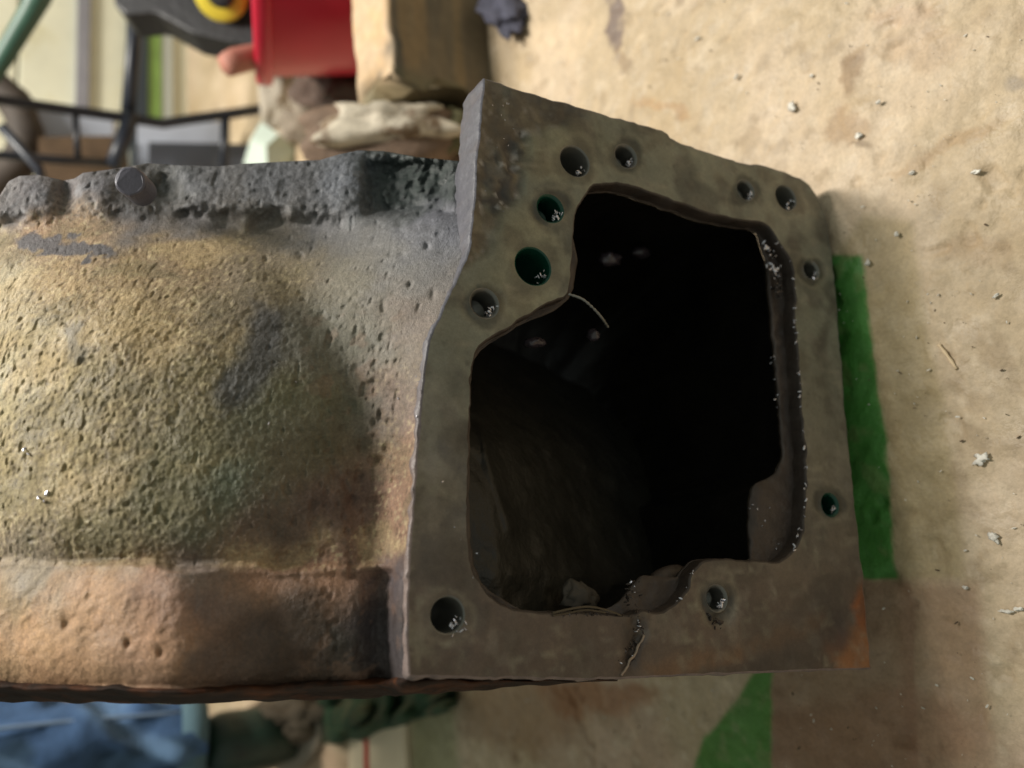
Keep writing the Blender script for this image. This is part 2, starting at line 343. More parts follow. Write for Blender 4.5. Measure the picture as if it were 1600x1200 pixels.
for L in loops[2:]: inn_ &= polydist(VV[:, 0], VV[:, 1], L) > .0008
dd = .0004*fbm(P3, .02, 91)
dd += cr*(.0014+.0014*np.abs(vnoise(P3, .006, 93)))+cr2*.0034*vnoise(P3, .0065, 95)
for (hx, hy, hr, g, dp, th) in HOLES:
    if th: dd += .0012*sm(1.5-np.hypot(FX-hx, FY-hy)/hr, 0, .5)
gouge = polydist(FX, FY, [(985, 955), (1000, 985), (988, 1020), (972, 1055)], False); dd += .004*sm(1-gouge/13, 0, 1)*(.5+.5*vnoise(P3, .004, 97))
dd += .0055*sm(1-np.hypot((FX-1124)/30, (FY-950)/42), 0, .9)
dd += .003*sm(1-np.hypot((FX-1300)/30, (FY-990)/34), 0, 1)*(.6+.4*vnoise(P3, .006, 99))
face = mesh('machined_face', un(VV, np.where(inn_, dd, 0)), T, M_face, house, smooth=True, cols=cc); fixn(face)
# flange walls: chamfer + side, outer and inner
THK = .038
def wallstrip(name, L, spec, mt, closed_cols=None, noise=.0, mult=1.):
    rings = []; 
    for off, d in spec:
        Q = un(grow(L, off), d*mult)
        if d > .004 and noise: Q = Q+noise*np.stack([vnoise(Q, .006, 7), vnoise(Q, .006, 8), vnoise(Q, .006, 9)], -1)
        rings.append(Q)
    V = np.concatenate(rings); Fc = gridfaces(len(spec), len(L), True)
    cols = closed_cols(V) if closed_cols else None
    return fixn(mesh(name, V, Fc, mt, house, smooth=True, cols=cols))
def edgecol(V):
    x, y = pix(V); c = np.zeros((len(V), 3)); c[:] = s2l((84, 83, 90))
    a = sm(y, 500, 800)[:, None]*.7; c = c*(1-a)+s2l((134, 114, 104))*a
    a = sm(fbm(V, .01, 121), .2, .7)[:, None]*.5; c = c*(1-a)+s2l((86, 78, 78))*a; return c
wallstrip('flange_edge', outer, [(-CH, 0), (-.0004, .0006), (0, .002), (0, .008), (.0006, .016), (.0006, .026), (0, .036), (-.001, .038), (-.002, .0385)], M_edge, edgecol, .0016, 1-.8*sm(outer_px[:, 1], 430, 560)*(1-sm(outer_px[:, 0], 660, 800)))
wallstrip('opening_edge', inner, [(CH, 0), (.0006, .0004), (0, .0018), (-.0002, .008), (.0, .011), (0, .0135)], M_inner, None, .0006)
# inner ledge ring behind the machined edge (the step seen along the right of the opening) and the dark chamber
LEDGE = [(890, 345), (905, 305), (938, 276), (1000, 286), (1080, 312), (1150, 335), (1180, 350), (1192, 385), (1200, 420), (1203, 480), (1209, 540), (1216, 610), (1220, 660), (1223, 705), (1218, 728), (1205, 745), (1182, 755), (1174, 770), (1171, 800), (1170, 840), (1168, 880), (1110, 890), (1080, 905), (1010, 900), (990, 915), (960, 945), (900, 962), (830, 958), (775, 930), (748, 900), (736, 850), (733, 760), (735, 640), (742, 560), (800, 515), (880, 475), (897, 440), (899, 390)]
LD = .013
def loop_at(P, d):
    P = np.array(P, float); r = ray(P[:, 0], P[:, 1]); K = (KP-d)
    return r*(K/(r @ NF))[:, None]
ledge_px = catmull(LEDGE, 5, True)
lq = loop_at(jit(ledge_px, 1.4, 23), LD)
A_l = ab(lq+NF*LD); A_i = grow(inner, 0.)
allp = np.concatenate([A_i, A_l]); ne = len(A_i)
# ledge surface: fill by matching arc-length between the two loops
def resamp(L, n, start):
    d = np.linalg.norm(L-start, axis=1).argmin(); L = np.roll(L, -d, 0); L = np.concatenate([L, L[:1]])
    s = np.concatenate([[0], np.cumsum(np.linalg.norm(np.diff(L, axis=0), axis=1))]); t = np.linspace(0, s[-1], n, endpoint=False)
    return np.stack([np.interp(t, s, L[:, i]) for i in range(L.shape[1])], -1)
n = 420
def resamp_ang(L, n, c):
    ang = np.arctan2(L[:, 1]-c[1], L[:, 0]-c[0]); out = []
    t = np.linspace(-math.pi, math.pi, n, endpoint=False)
    for a in t:
        d = np.array([math.cos(a), math.sin(a)]); best = 0
        P = L-c; Q = np.roll(P, -1, 0); cr1 = P[:, 0]*d[1]-P[:, 1]*d[0]; cr2_ = Q[:, 0]*d[1]-Q[:, 1]*d[0]
        idx = np.where(cr1*cr2_ <= 0)[0]
        for i in idx:
            w = cr1[i]/(cr1[i]-cr2_[i]+1e-15); X = P[i]*(1-w)+Q[i]*w; s = X @ d
            if s > best: best = s
        out.append(c+d*best)
    return np.array(out)
cI = ab(plate(1040, 620)); RI = resamp_ang(A_i, n, cI); RL = resamp_ang(A_l, n, cI)
rad = lambda L: np.linalg.norm(L-cI, axis=1)
RLc = cI+(RL-cI)*np.minimum(1, (rad(RI)-.0005)/rad(RL))[:, None]
rings = [un(RI, .0125)]
for t in (.25, .5, .75, 1.): rings.append(un(RI*(1-t)+RLc*t, LD))
for i in range(1, 5): rings[i] = rings[i]+NF*(.0012*vnoise(rings[i], .007, 5))[:, None]
rings += [un(RLc, LD+.002), un(RLc+(RLc-cI)*.01, LD+.004)]
fixn(mesh('inner_ledge', np.concatenate(rings), gridfaces(len(rings), n, True), M_inner, house, smooth=True))
ch = []
for d, s, sh in ((LD+.0035, 1.005, 0), (LD+.012, 1.05, 0), (.07, 1.10, 0), (.11, 1.14, .006), (.16, 1.12, .0), (.24, 1.0, 0), (.27, .8, 0), (.28, .3, 0)):
    Q = un(cI+(RLc-cI)*s, d); Q = Q+(.006 if d > .03 else .0)*np.stack([fbm(Q, .06, 7), fbm(Q, .06, 8), fbm(Q, .06, 9)], -1)
    Q = Q+np.maximum(.006-(Q @ UP+H), 0)[:, None]*UP; ch.append(Q)
Vc = np.concatenate(ch); Fc = [tuple(f) for f in gridfaces(len(ch), n, True)]+[tuple(range((len(ch)-1)*n, len(ch)*n))]
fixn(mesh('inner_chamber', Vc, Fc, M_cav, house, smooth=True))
# interior web seen through the opening (left side), an inner boss and a drilled hole in the web
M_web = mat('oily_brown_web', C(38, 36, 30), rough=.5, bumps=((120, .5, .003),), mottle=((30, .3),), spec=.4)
gx_, gy_ = np.meshgrid(np.linspace(700, 1060, 90), np.linspace(430, 1000, 130))
dw = .050+.00040*np.clip(gx_-745-.12*(gy_-600), 0, 400)+.00035*np.clip(900-gy_, 0, 400)*(gx_-700)/300+.0000035*np.clip(760-gy_, 0, 330)**2
dw = dw-.004*np.exp(-((gx_-(752+(gy_-680)*.27))/5)**2)*sm(gy_, 640, 690)*(1-sm(gy_, 820, 850))
rr_ = ray(gx_, gy_); wq = rr_*((KP-dw)/(rr_ @ NF))[..., None]; wq = wq+.003*fbm(wq, .03, 21, 3)[..., None]*NF
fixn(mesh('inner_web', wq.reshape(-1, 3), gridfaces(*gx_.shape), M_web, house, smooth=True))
c = loop_at([(799, 829)], .078)[0]
V, Fc = tube([c, c-NF*.004, c-NF*.03], [.0028, .0026, .002], 12); mesh('oil_hole', V, Fc, M_cav, house, smooth=True)
M_gl = mat('wet_oily_boss', C(62, 55, 60), rough=.22, bumps=((90, .6, .004),), spec=.6)
for (px_, py_, sx, sy, d) in ((958, 402, 20, 12, .09), (1005, 392, 16, 9, .10), (838, 533, 18, 8, .05), (930, 522, 10, 10, .05)):
    c = loop_at([(px_, py_)], d)[0]; q = -c[2]/F
    V, Fc = lump(c-NF*.004, e1*sx*q, e2*sy*q, NF*.006, .25, .6, px_, 3); mesh('inner_boss', V, Fc, M_gl, house, smooth=True)
V, Fc = lump(loop_at([(905, 935)], .05)[0], e1*.013, e2*.011, NF*.003, .5, .5, 4, 3); mesh('inner_pad', V, Fc, mat('dull_pad', C(74, 68, 60), .7), house, smooth=True)
V, Fc = lump(loop_at([(1050, 915)], .033)[0], e1*.024, e2*.014, NF*.008, .2, .8, 4, 3); mesh('inner_lug', V, Fc, M_inner, house, smooth=True)
# bolt holes
for c, r, L, g, dp, th in holes:
    prof = [(r+.0012, 0), (r+.0003, .0005), (r-.0001, .0016)]
    if th:
        pitch = .0022; k = int(dp/pitch)
        for i in range(k): prof += [(r-.0012, .0024+i*pitch), (r-.0001, .0024+(i+.5)*pitch)]
    else: prof += [(r-.0004, dp*.5), (r-.0006, dp)]
    last = prof[-1][1]
    prof += [(r-.0012, last+.001), (r-.0012, last+.012), (.0002, last+.0135)] if not th else [(r-.0012, last+.001), (r*.5, last+.003), (.0002, last+.0045)]
    kk = np.linspace(0, 2*math.pi, 32, endpoint=False)
    V = np.concatenate([un(c+rr*np.stack([np.cos(kk), np.sin(kk)], -1), d) for rr, d in prof])
    fixn(mesh('bolt_hole', V, gridfaces(len(prof), 32, True), M_holegreen if g else M_hole, house, smooth=True))

# cast body: relief surface on the outside of the housing
Ex = np.array(LEFT)[::-1]
def E_of(y): return np.interp(y, Ex[:, 1], Ex[:, 0])
def d_of(y): return .029*(1-sm(y, 250, 500))+.0035
def zp_of(y): q = plate(E_of(y), y); return -q[..., 2]
def right_b(y):                                   # where the body meets the flange (pixel, depth)
    P = plate(E_of(y), y, d_of(y)); x, yy = pix(P); return x, yy, -P[..., 2]
TX = [(-700, 420), (-300, 372), (-60, 362), (-40, 356), (-14, 335), (0, 305), (14, 283), (30, 275), (60, 273), (100, 282), (116, 279), (130, 270), (170, 265), (230, 255), (280, 258), (340, 260), (380, 256), (450, 252), (500, 250), (530, 241), (560, 235), (600, 236), (650, 245), (700, 250), (720, 252)]
BX = [(-700, 1050), (0, 1067), (200, 1076), (300, 1079), (450, 1070), (640, 1061)]
RX = [(-700, 1092), (0, 1097), (300, 1099), (500, 1094), (640, 1087), (760, 1077), (900, 1067), (965, 1063)]
ip = lambda t, x: np.interp(x, [p[0] for p in t], [p[1] for p in t])
NV, NU = 330, 470
v = np.linspace(0, 1, NV)[:, None]; u = np.linspace(0, 1, NU)[None]
uu = np.where(u < .88, u/.88*720, 720+(u-.88)/.12*600)
yg = 252+(1058-252)*v
xr = right_b(yg)[0]+3+7*sm(yg, 280, 400)*(1-sm(yg, 520, 600))
X = xr-uu*(1+0*v); Y = ip(TX, X)*(1-v)+ip(BX, X)*v
s = np.maximum(E_of(Y)-X, 0)
zb = zp_of(Y); _, _, zr = right_b(Y)
Q = np.stack([X/400., Y/400., 0*X], -1)
XB = [(330, 330), (400, 430), (450, 480), (550, 545), (650, 572), (760, 588), (880, 596)]
xb = np.interp(Y, [p[0] for p in XB], [p[1] for p in XB])
s0 = 24*(1-sm(Y, 250, 480)); s2 = np.maximum(s-s0, 0)
VD = .016+.010*sm(Y, 430, 560)+.012*sm(Y, 560, 760)
tf = np.clip(s2/np.maximum(E_of(Y)-s0-xb+50, 40), 0, 1); qn = np.clip((xb+25-X)/(400-60*sm(Y, 500, 760)), 0, 1)
barrel = (zr-zb)+VD*(1-(1-tf)**2)-(VD+.012)*(1-(1-qn)**2)*sm(qn, 0, .25)
barrel = barrel+.040*np.clip((620-Y)/275, 0, 1.2)**2.6*sm(s2, 60, 250)+.020*np.clip((Y-640)/245, 0, 1.2)**4*sm(s2, 60, 200)
barrel = barrel+9e-7*np.clip(200-X, 0, 1000)**1.9
ledge = (zr-zb)+.008+.022*sm(s2, 0, 120)+.00010*(345-Y)
ledge = ledge+.012*sm(X, 560, 585)*(1-sm(X, 690, 710))*sm(Y, 245, 262)*(1-sm(Y, 325, 342))
ledge = ledge-.008*np.exp(-((X-55)/38)**2-((Y-300)/30)**2)-.010*np.exp(-((X-155)/40)**2-((Y-295)/30)**2)+.010*np.exp(-((X-103)/14)**2-((Y-300)/30)**2)
ledge = ledge+.012*np.exp(-((X-262)/28)**2-((Y-300)/26)**2)-.006*np.exp(-((X-545)/26)**2-((Y-285)/60)**2)
low = np.interp(X, [-700, 0, 120, 200, 245, 275, 310, 360, 430, 500, 560, 578, 592, 606, 616, 624, 632, 645], [.07, .018, .001, -.010, -.0155, -.0160, -.011, .003, .010, .015, .020, .027, .031, .027, .016, .008, .0035, .003])
lw = low; k2_ = np.exp(-np.linspace(-2, 2, 61)**2); k2_ /= k2_.sum(); lw = np.apply_along_axis(lambda a: np.convolve(np.pad(a, 30, mode='edge'), k2_, 'valid'), 1, lw)
kr = np.exp(-np.linspace(-2, 2, 9)**2); kr /= kr.sum(); low = np.apply_along_axis(lambda a: np.convolve(np.pad(a, 4, mode='edge'), kr, 'valid'), 1, low)
low = low*1.0+.012*np.clip((Y-1000)/70, 0, 1)**2+.006*np.clip((935-Y)/45, 0, 1)**2
mw_ = sm(s, 90, 170); low = low*(1-mw_)+(lw+.012*np.clip((Y-1000)/70, 0, 1)**2+.006*np.clip((935-Y)/45, 0, 1)**2)*mw_
wl_ = sm(s, 3, 26); low = low*wl_+.0030*(1-wl_)
yl = 342+6*np.sin(X/90.)+10*fbm(Q, .12, 3)
wl = 1-sm(Y, yl-20, yl+24)
yb = 889-8*sm(X, 250, 600)*0+4*fbm(Q, .1, 6)-10*(1-sm(X, 150, 300))
wb_ = sm(Y, yb-9, yb+7)
off = barrel*(1-wl)+ledge*wl; off = off*(1-wb_)+low*wb_
off = off-.006*np.exp(-((Y-yb+2)/9)**2)*sm(X, 230, 330)*(1-sm(X, 590, 640))
Z = zb+off
BP = ray(X, Y)*Z[..., None]
# relief: casting grain, crust, pits
ca, sa = math.cos(.6), math.sin(.6)
D = np.stack([(BP[..., 0]*ca+BP[..., 1]*sa)*.7, -BP[..., 0]*sa+BP[..., 1]*ca, BP[..., 2]], -1)
edge = sm(s, 4, 40)
crustA = sm(1-np.abs(X-150)/430, 0, .5)*sm(Y, 350, 420)*(1-sm(Y, 860, 890))
val = sm(X, 430, 520)*(1-sm(X, 600, 650))*sm(Y, 380, 560)
pitz = sm(X, 560, 590)*(1-sm(X, 700, 716))*(1-sm(Y, 325, 345))
led = (1-sm(Y, 330, 350))
rel = .0004*fbm(D, .013, 131, 3)+(.00035*crustA+.0002)*fbm(BP, .0022, 141, 2)-.0007*crustA*sm(vnoise(BP, .0026, 145)+.5*fbm(D, .015, 147), .45, 1.0)+.0006*crustA*sm(vnoise(BP, .0030, 149)+.5*fbm(D, .02, 148), .6, 1.1)+.0018*fbm(BP, .05, 151, 2)
rel += .0020*val*sm(vnoise(BP, .0062, 161), .3, .8)+.0013*sm(vnoise(BP, .0048, 163), .5, .85)*edge*(1-.75*wb_)+.0011*val*sm(vnoise(BP, .0038, 165), .35, .85)
rel += (.0028*pitz+.0008*led)*vnoise(BP, .0065, 171)+.0008*led*vnoise(BP, .0035, 174)+.0022*pitz*vnoise(BP, .004, 172)
rel += .0003*crustA*np.abs(fbm(BP, .008, 181, 3))+wb_*(1-.4*sm(X, 230, 330))*(.0008*fbm(D, .014, 191, 3)+.0005*fbm(D, .0045, 193, 2))
for hx, hy, rr in ((667, 385, 4), (677, 462, 5), (640, 445, 3.5), (655, 335, 3), (590, 720, 6), (603, 700, 5), (585, 660, 5), (560, 740, 7), (606, 660, 4), (470, 400, 4), (620, 860, 6), (608, 930, 6), (612, 905, 5), (600, 960, 5), (200, 1005, 5), (250, 1020, 5), (105, 975, 8), (415, 405, 4), (565, 700, 6), (550, 780, 7)):
    rel += .0035*np.exp(-((X-hx)/rr)**2-((Y-hy)/(rr*1.3))**2)
Z2 = Z+rel*(.25+.75*edge)
BP = ray(X, Y)*Z2[..., None]
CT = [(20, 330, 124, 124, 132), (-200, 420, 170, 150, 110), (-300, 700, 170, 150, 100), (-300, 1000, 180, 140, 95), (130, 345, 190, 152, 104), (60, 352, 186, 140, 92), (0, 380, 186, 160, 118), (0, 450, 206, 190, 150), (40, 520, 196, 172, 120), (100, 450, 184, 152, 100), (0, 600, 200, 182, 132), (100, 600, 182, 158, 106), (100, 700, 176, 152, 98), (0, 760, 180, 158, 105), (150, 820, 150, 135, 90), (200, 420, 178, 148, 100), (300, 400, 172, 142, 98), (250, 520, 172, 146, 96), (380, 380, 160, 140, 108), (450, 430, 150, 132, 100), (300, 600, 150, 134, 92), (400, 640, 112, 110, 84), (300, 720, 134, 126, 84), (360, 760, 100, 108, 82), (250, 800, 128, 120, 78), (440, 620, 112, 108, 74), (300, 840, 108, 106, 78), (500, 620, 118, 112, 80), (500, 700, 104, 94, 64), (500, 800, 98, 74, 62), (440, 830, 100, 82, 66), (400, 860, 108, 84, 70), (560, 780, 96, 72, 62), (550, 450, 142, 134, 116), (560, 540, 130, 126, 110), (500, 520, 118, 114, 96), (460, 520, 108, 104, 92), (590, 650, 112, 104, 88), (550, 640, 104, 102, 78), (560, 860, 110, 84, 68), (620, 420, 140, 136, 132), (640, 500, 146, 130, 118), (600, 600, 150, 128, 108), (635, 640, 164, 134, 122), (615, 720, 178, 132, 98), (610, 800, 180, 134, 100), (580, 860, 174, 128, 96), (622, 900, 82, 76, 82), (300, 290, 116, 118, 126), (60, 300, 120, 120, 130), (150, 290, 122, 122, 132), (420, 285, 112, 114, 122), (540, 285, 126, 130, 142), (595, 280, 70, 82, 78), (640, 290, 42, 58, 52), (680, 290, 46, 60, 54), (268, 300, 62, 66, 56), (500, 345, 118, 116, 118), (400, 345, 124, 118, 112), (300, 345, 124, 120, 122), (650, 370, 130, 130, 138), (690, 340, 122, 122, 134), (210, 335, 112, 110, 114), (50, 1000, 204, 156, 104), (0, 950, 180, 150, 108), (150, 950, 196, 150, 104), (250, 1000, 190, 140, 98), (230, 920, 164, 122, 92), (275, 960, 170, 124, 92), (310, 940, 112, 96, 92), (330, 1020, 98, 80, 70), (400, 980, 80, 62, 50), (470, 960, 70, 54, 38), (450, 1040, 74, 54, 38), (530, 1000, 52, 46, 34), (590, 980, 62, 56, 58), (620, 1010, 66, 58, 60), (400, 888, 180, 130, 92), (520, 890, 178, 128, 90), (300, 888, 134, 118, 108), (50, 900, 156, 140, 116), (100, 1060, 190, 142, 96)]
CT = np.array(CT, float)  # control colours also carry shading, darker on the dome flank and boss side
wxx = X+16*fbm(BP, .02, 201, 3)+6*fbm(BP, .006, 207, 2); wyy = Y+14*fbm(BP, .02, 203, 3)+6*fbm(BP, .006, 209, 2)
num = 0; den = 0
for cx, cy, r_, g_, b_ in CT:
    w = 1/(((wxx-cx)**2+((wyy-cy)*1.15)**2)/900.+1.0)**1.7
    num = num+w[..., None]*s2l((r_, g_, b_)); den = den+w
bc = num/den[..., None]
def bb(col, a):
    global bc
    a = np.clip(a, 0, 1)[..., None]; bc = bc*(1-a)+s2l(col)*a
bb((92, 92, 100), .9*sm(1-np.hypot((wxx-105)/85, (wyy-381)/17), 0, .3))                              # bare grey patch
bb((82, 82, 86), .75*softpoly(wxx, wyy, [(400, 462), (430, 480), (446, 545), (410, 600), (350, 640), (345, 600), (375, 540)], 18))
bb((106, 108, 108), .6*softpoly(wxx, wyy, [(95, 505), (125, 520), (120, 580), (95, 570)], 10))
lum = fbm(BP, .0026, 221, 2)
sandy = sm(bc[..., 0]-bc[..., 2], .08, .22)
bb((222, 200, 146), .5*sm(lum, .25, .8)*sandy*(1-wb_)); bb((92, 76, 50), .5*sm(-lum, .15, .75)*sandy*(1-wb_))
bb((206, 176, 120), .5*sm(fbm(D, .03, 225, 3), .2, .6)*sandy*(1-wb_)); bb((112, 104, 70), .4*sm(-fbm(D, .03, 225, 3), .2, .6)*sandy*(1-wb_))
bb((184, 132, 84), .3*sm(fbm(BP, .03, 231, 3), .2, .6)*wb_*(1-sm(X, 260, 330)))
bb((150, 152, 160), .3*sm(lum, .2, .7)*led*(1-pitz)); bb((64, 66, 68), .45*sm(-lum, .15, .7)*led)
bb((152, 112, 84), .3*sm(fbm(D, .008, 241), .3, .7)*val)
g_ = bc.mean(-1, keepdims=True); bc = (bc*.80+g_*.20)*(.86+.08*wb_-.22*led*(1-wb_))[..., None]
# skirts so that the relief is the outside of a solid casting
back = nrm(-NF*1.0+np.array([-.25, .0, 0]))
def skirt(B, dirs, dist): return [B+nrm(dirs)*k for k in dist]
top = BP[0]; bot = BP[-1]; lef = BP[:, -1]
inn_dir = np.array([0, -.35, -.8])
rowsT = [top+np.array([0, -.35, -1])*k for k in (.30, .18, .10, .05, .02, .006)]
rowsB = [bot+np.array([0, .12, -1])*k for k in (.006, .02, .05, .10, .18, .28)]
full = np.concatenate([np.array(rowsT), BP, np.array(rowsB)], 0)
fcol = np.concatenate([np.repeat(bc[:1], 6, 0), bc, np.repeat(bc[-1:], 6, 0)], 0)
endc = [full[:, -1]+np.array([.05, 0, -1])*k for k in (.01, .04, .12, .25)]
full = np.concatenate([full]+[e[:, None] for e in endc], 1); fcol = np.concatenate([fcol]+[fcol[:, -1:]]*4, 1)
hw = full @ UP+H; full = full+np.maximum(.004-hw, 0)[..., None]*UP
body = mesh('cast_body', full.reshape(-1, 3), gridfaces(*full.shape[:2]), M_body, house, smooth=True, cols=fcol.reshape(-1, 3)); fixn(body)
# lower rim along the foot of the casting
xs = np.linspace(-650, 965, 520); tt = np.linspace(0, 1, 14)
ytop = np.where(xs < 640, ip(BX, np.minimum(xs, 640))-4, 1060); ybot = ip(RX, xs)
zt = np.where(xs < 640, 0, 0)
col_of = np.clip(((xr[-1, 0]-xs)), 0, 1319)
uzi = np.interp(col_of, uu[0], np.arange(NU)); zbody = np.interp(uzi, np.arange(NU), Z[-1])
zplate = -plate(np.maximum(xs, 640), np.full_like(xs, 1060))[:, 2]
k_ = sm(xs, 560, 700); zt = (zbody)*(1-k_)+(zplate+.012)*k_
RV = []
for t in tt:
    yy = ytop*(1-t)+ybot*t; zz = zt+(-.010*math.sin(math.pi*min(t*1.7, 1))+.035*t*t)*(1-.4*k_)
    P = ray(xs, yy)*zz[:, None]; P = P+.0013*np.stack([vnoise(P, .012, 5)*0, vnoise(P, .012, 6), fbm(P, .02, 7)], -1); RV.append(P)
for k in (.02, .03): RV.append(RV[-1]+np.array([0, .02, -1])*k)
RV = np.array(RV); fixn(mesh('foot_rim', RV.reshape(-1, 3), gridfaces(RV.shape[0], RV.shape[1]), M_rim, house, smooth=True))
# stud bolt on the top ledge
c0 = Pt(203, 283, .578); ax = nrm(Pt(236, 312, .64)-c0)
V, Fc = tube([c0+ax*.0, c0+ax*.0006, c0+ax*.002, c0+ax*.014, c0+ax*.034], [.0086, .0098, .0104, .0104, .0104], 28)
V = V+.0004*np.stack([vnoise(V, .004, 1), vnoise(V, .004, 2), vnoise(V, .004, 3)], -1)
mesh('stud_bolt', V, Fc, M_bolt, house, smooth=False)
# crumbs, shavings and chips that stand in for glints
def chips(name, mt, spots, parent=None, seed=1):
    rg = random.Random(seed); parts = []
    for P, sz in spots:
        a = nrm([rg.gauss(0, 1) for _ in range(3)]); b = nrm(np.cross(a, [rg.gauss(0, 1) for _ in range(3)])); c = np.cross(a, b)
        V, Fc = ico(1); V = V*(1+.3*vnoise(V+sz*999, .8, 3)[:, None]); parts.append((np.asarray(P)+V[:, :1]*a*sz*1.7+V[:, 1:2]*b*sz*.8+V[:, 2:]*c*sz*.45, Fc))
    V, Fc = join(parts); o = mesh(name, V, Fc, mt, parent); o['kind'] = 'stuff'; return o
rg = random.Random(5); sp = []; cb = []
def along(path, n, spread, szs, d=-.0003, lst=sp):
    P = catmull(path, 3)
    for _ in range(n):
        q = P[rg.randrange(len(P))]; lst.append((plate(q[0]+rg.gauss(0, spread), q[1]+rg.gauss(0, spread), d), rg.uniform(*szs)))
along([(1214, 377), (1240, 425), (1242, 495), (1250, 605), (1259, 725), (1256, 800), (1240, 860)], 44, 1.5, (.0006, .0014), .0003)
along([(1203, 372), (1212, 395), (1222, 430)], 26, 4, (.0008, .0017), .006)
along([(1083, 893), (1066, 932), (1040, 950)], 6, 1.5, (.0005, .001), 0)
along([(985, 912), (990, 950), (1003, 975), (990, 1015), (972, 1052)], 10, 5, (.0005, .0012), .0)
along([(700, 995), (722, 985), (730, 968)], 6, 2, (.0007, .0015), 0)
along([(745, 900), (640, 610)], 5, 8, (.0004, .0008), 0)
along([(653, 560), (650, 700), (640, 850)], 10, 3, (.0004, .0008), .001)
along([(1222, 420), (1224, 520), (1232, 640)], 10, 4, (.0006, .001), LD-.0006)
along([(1195, 780), (1235, 850)], 8, 12, (.0006, .001), LD-.0006)
along([(800, 170), (780, 230), (785, 300)], 12, 10, (.0004, .0007), .0002)
for hx, hy, hr, g, dp, th in HOLES:
    for _ in range(14 if th else 8):
        a = rg.uniform(.1, 1.2); k_ = rg.uniform(.55, .95); sp.append((plate(hx+hr*k_*math.cos(a), hy+hr*k_*math.sin(a), rg.uniform(.001, .005)), rg.uniform(.0005, .0016)))  # bright chips stand in for glints low right in each hole
for x_, y_ in ((45, 708), (40, 702), (62, 776), (70, 782), (74, 772), (622, 622), (420, 662), (463, 598)):
    i = np.argmin((X-x_)**2+(Y-y_)**2); sp.append((BP.reshape(-1, 3)[i]+np.array([0, 0, .001]), .0014 if x_ < 100 else .0008))
pp = [plate(x, y, -.0004) for x, y in ((1004, 992), (1000, 1004), (994, 1013), (990, 1024), (982, 1033), (979, 1044), (970, 1056))]
V, Fc = tube(catmull(pp, .0012), .0008, 8); V = V+.0008*np.stack([vnoise(V, .003, 1), vnoise(V, .003, 2), vnoise(V, .003, 3)], -1)
mesh('crack_edge', V, Fc, mat('bright_crack_edge', C(150, 132, 116), .4, .3), house, smooth=True)
chips('shavings_and_glint_chips', M_chip, sp, house)
along([(985, 905), (992, 950), (1003, 972), (995, 1010), (980, 1030)], 60, 6, (.0006, .0018), .001, cb)
along([(1110, 960), (1130, 985)], 14, 6, (.001, .002), .002, cb)
along([(1216, 390), (1226, 430), (1225, 460)], 26, 4, (.0012, .0024), .008, cb)
along([(870, 958), (985, 962)], 16, 2, (.0008, .0016), .0005, cb)
chips('oily_crumbs', M_crumb, cb, house, 3)
# loose strand at the opening
P = [plate(x, y, d) for x, y, d in ((886, 461, -.002), (905, 470, -.004), (922, 484, -.004), (938, 498, -.002), (955, 509, .004))]
P = [p[0] if p.ndim > 1 else p for p in P]; pp = catmull(P, .0015)
V, Fc = tube(pp, [.0005+.0007*abs(math.sin(i*1.7)) for i in range(len(pp))], 8)
tag(mesh('wire_strand', V, Fc, mat('dull_strand', C(120, 118, 112), .35, .4), smooth=True), 'short frayed grey wire strand hanging over the upper left lip of the dark opening', 'wire')
P = [(862, 958), (885, 952), (915, 948), (945, 953), (972, 962)]
pp = catmull([plate(x, y, -.001-.002*math.sin(i)) for i, (x, y) in enumerate(P)], .002); V, Fc = tube(pp, .0007, 6)
p2 = catmull([plate(x, y+4+2*i % 3, -.001) for i, (x, y) in enumerate(P[:4])], .002); V2, F2 = tube(p2, .0006, 6)
V, Fc = join([(V, Fc), (V2, F2)])
tag(mesh('dry_straw', V, Fc, mat('straw', C(84, 72, 54), .8), smooth=True), 'thin dry straw lying on the lower lip of the dark opening', 'straw')

#BACKGROUND
UPa, XWa, YWa = UP, XW, YW
def solo(name, vf, mt, label, cat, group=None, smooth=True, parent=None):
    o = mesh(name, vf[0], vf[1], mt, parent, smooth=smooth)
    if label: tag(o, label, cat, group)
    return o
def root(name, label, cat, group=None): return tag(empty(name, None), label, cat, group)
# overhead door, its horizontal panels run up the picture
YD = 2.35
def hwall(x, y=100): r = ray(x, y); return float(H+(r @ UP)*YD/(r @ YW))
def wall_box(x_r, x_l, xlo, xhi, y0_=0., th=.03, off=0):
    a, b = hwall(x_r), hwall(x_l); c = np.array([0, 0, 0.])
    cen = XW*(xlo+xhi)/2+YW*(YD+th/2-off)+UP*((a+b)/2-H)
    return boxv(cen, XW*(xhi-xlo)/2, YW*th/2, UP*abs(b-a)/2)
door = root('overhead_door', 'cream overhead door with dark and silver seams behind the black frame', 'door')
M_door = mat('cream_door_paint', C(222, 220, 198), rough=.5, mottle=((3, .07), (14, .05)), ramp=((7, C(196, 188, 150), .55, .8), (26, C(150, 110, 72), .68, .8)))
M_silver = mat('silver_seam', C(150, 150, 160), rough=.4, metal=.3, mottle=((12, .1),))
M_dkseam = mat('dark_blue_seam', C(46, 56, 66), rough=.5)
M_grn = mat('faded_green_strip', C(120, 150, 78), rough=.6, mottle=((12, .2),))
for a, b in ((245, 140), (138, 30), (26, -150), (-155, -420)):
    bevel(solo('door_panel', wall_box(a, b, -1.2, 2.6), M_door, None, None, smooth=False, parent=door), .004)
bevel(solo('door_panel', wall_box(388, 268, -1.2, 2.6), M_door, None, None, smooth=False, parent=door), .004)
solo('seam_strip', wall_box(137, 118, -1.2, 2.6, off=.02), M_silver, None, None, smooth=False, parent=door)
solo('seam_strip', wall_box(227, 203, -1.2, 2.6, off=.03), M_dkseam, None, None, smooth=False, parent=door)
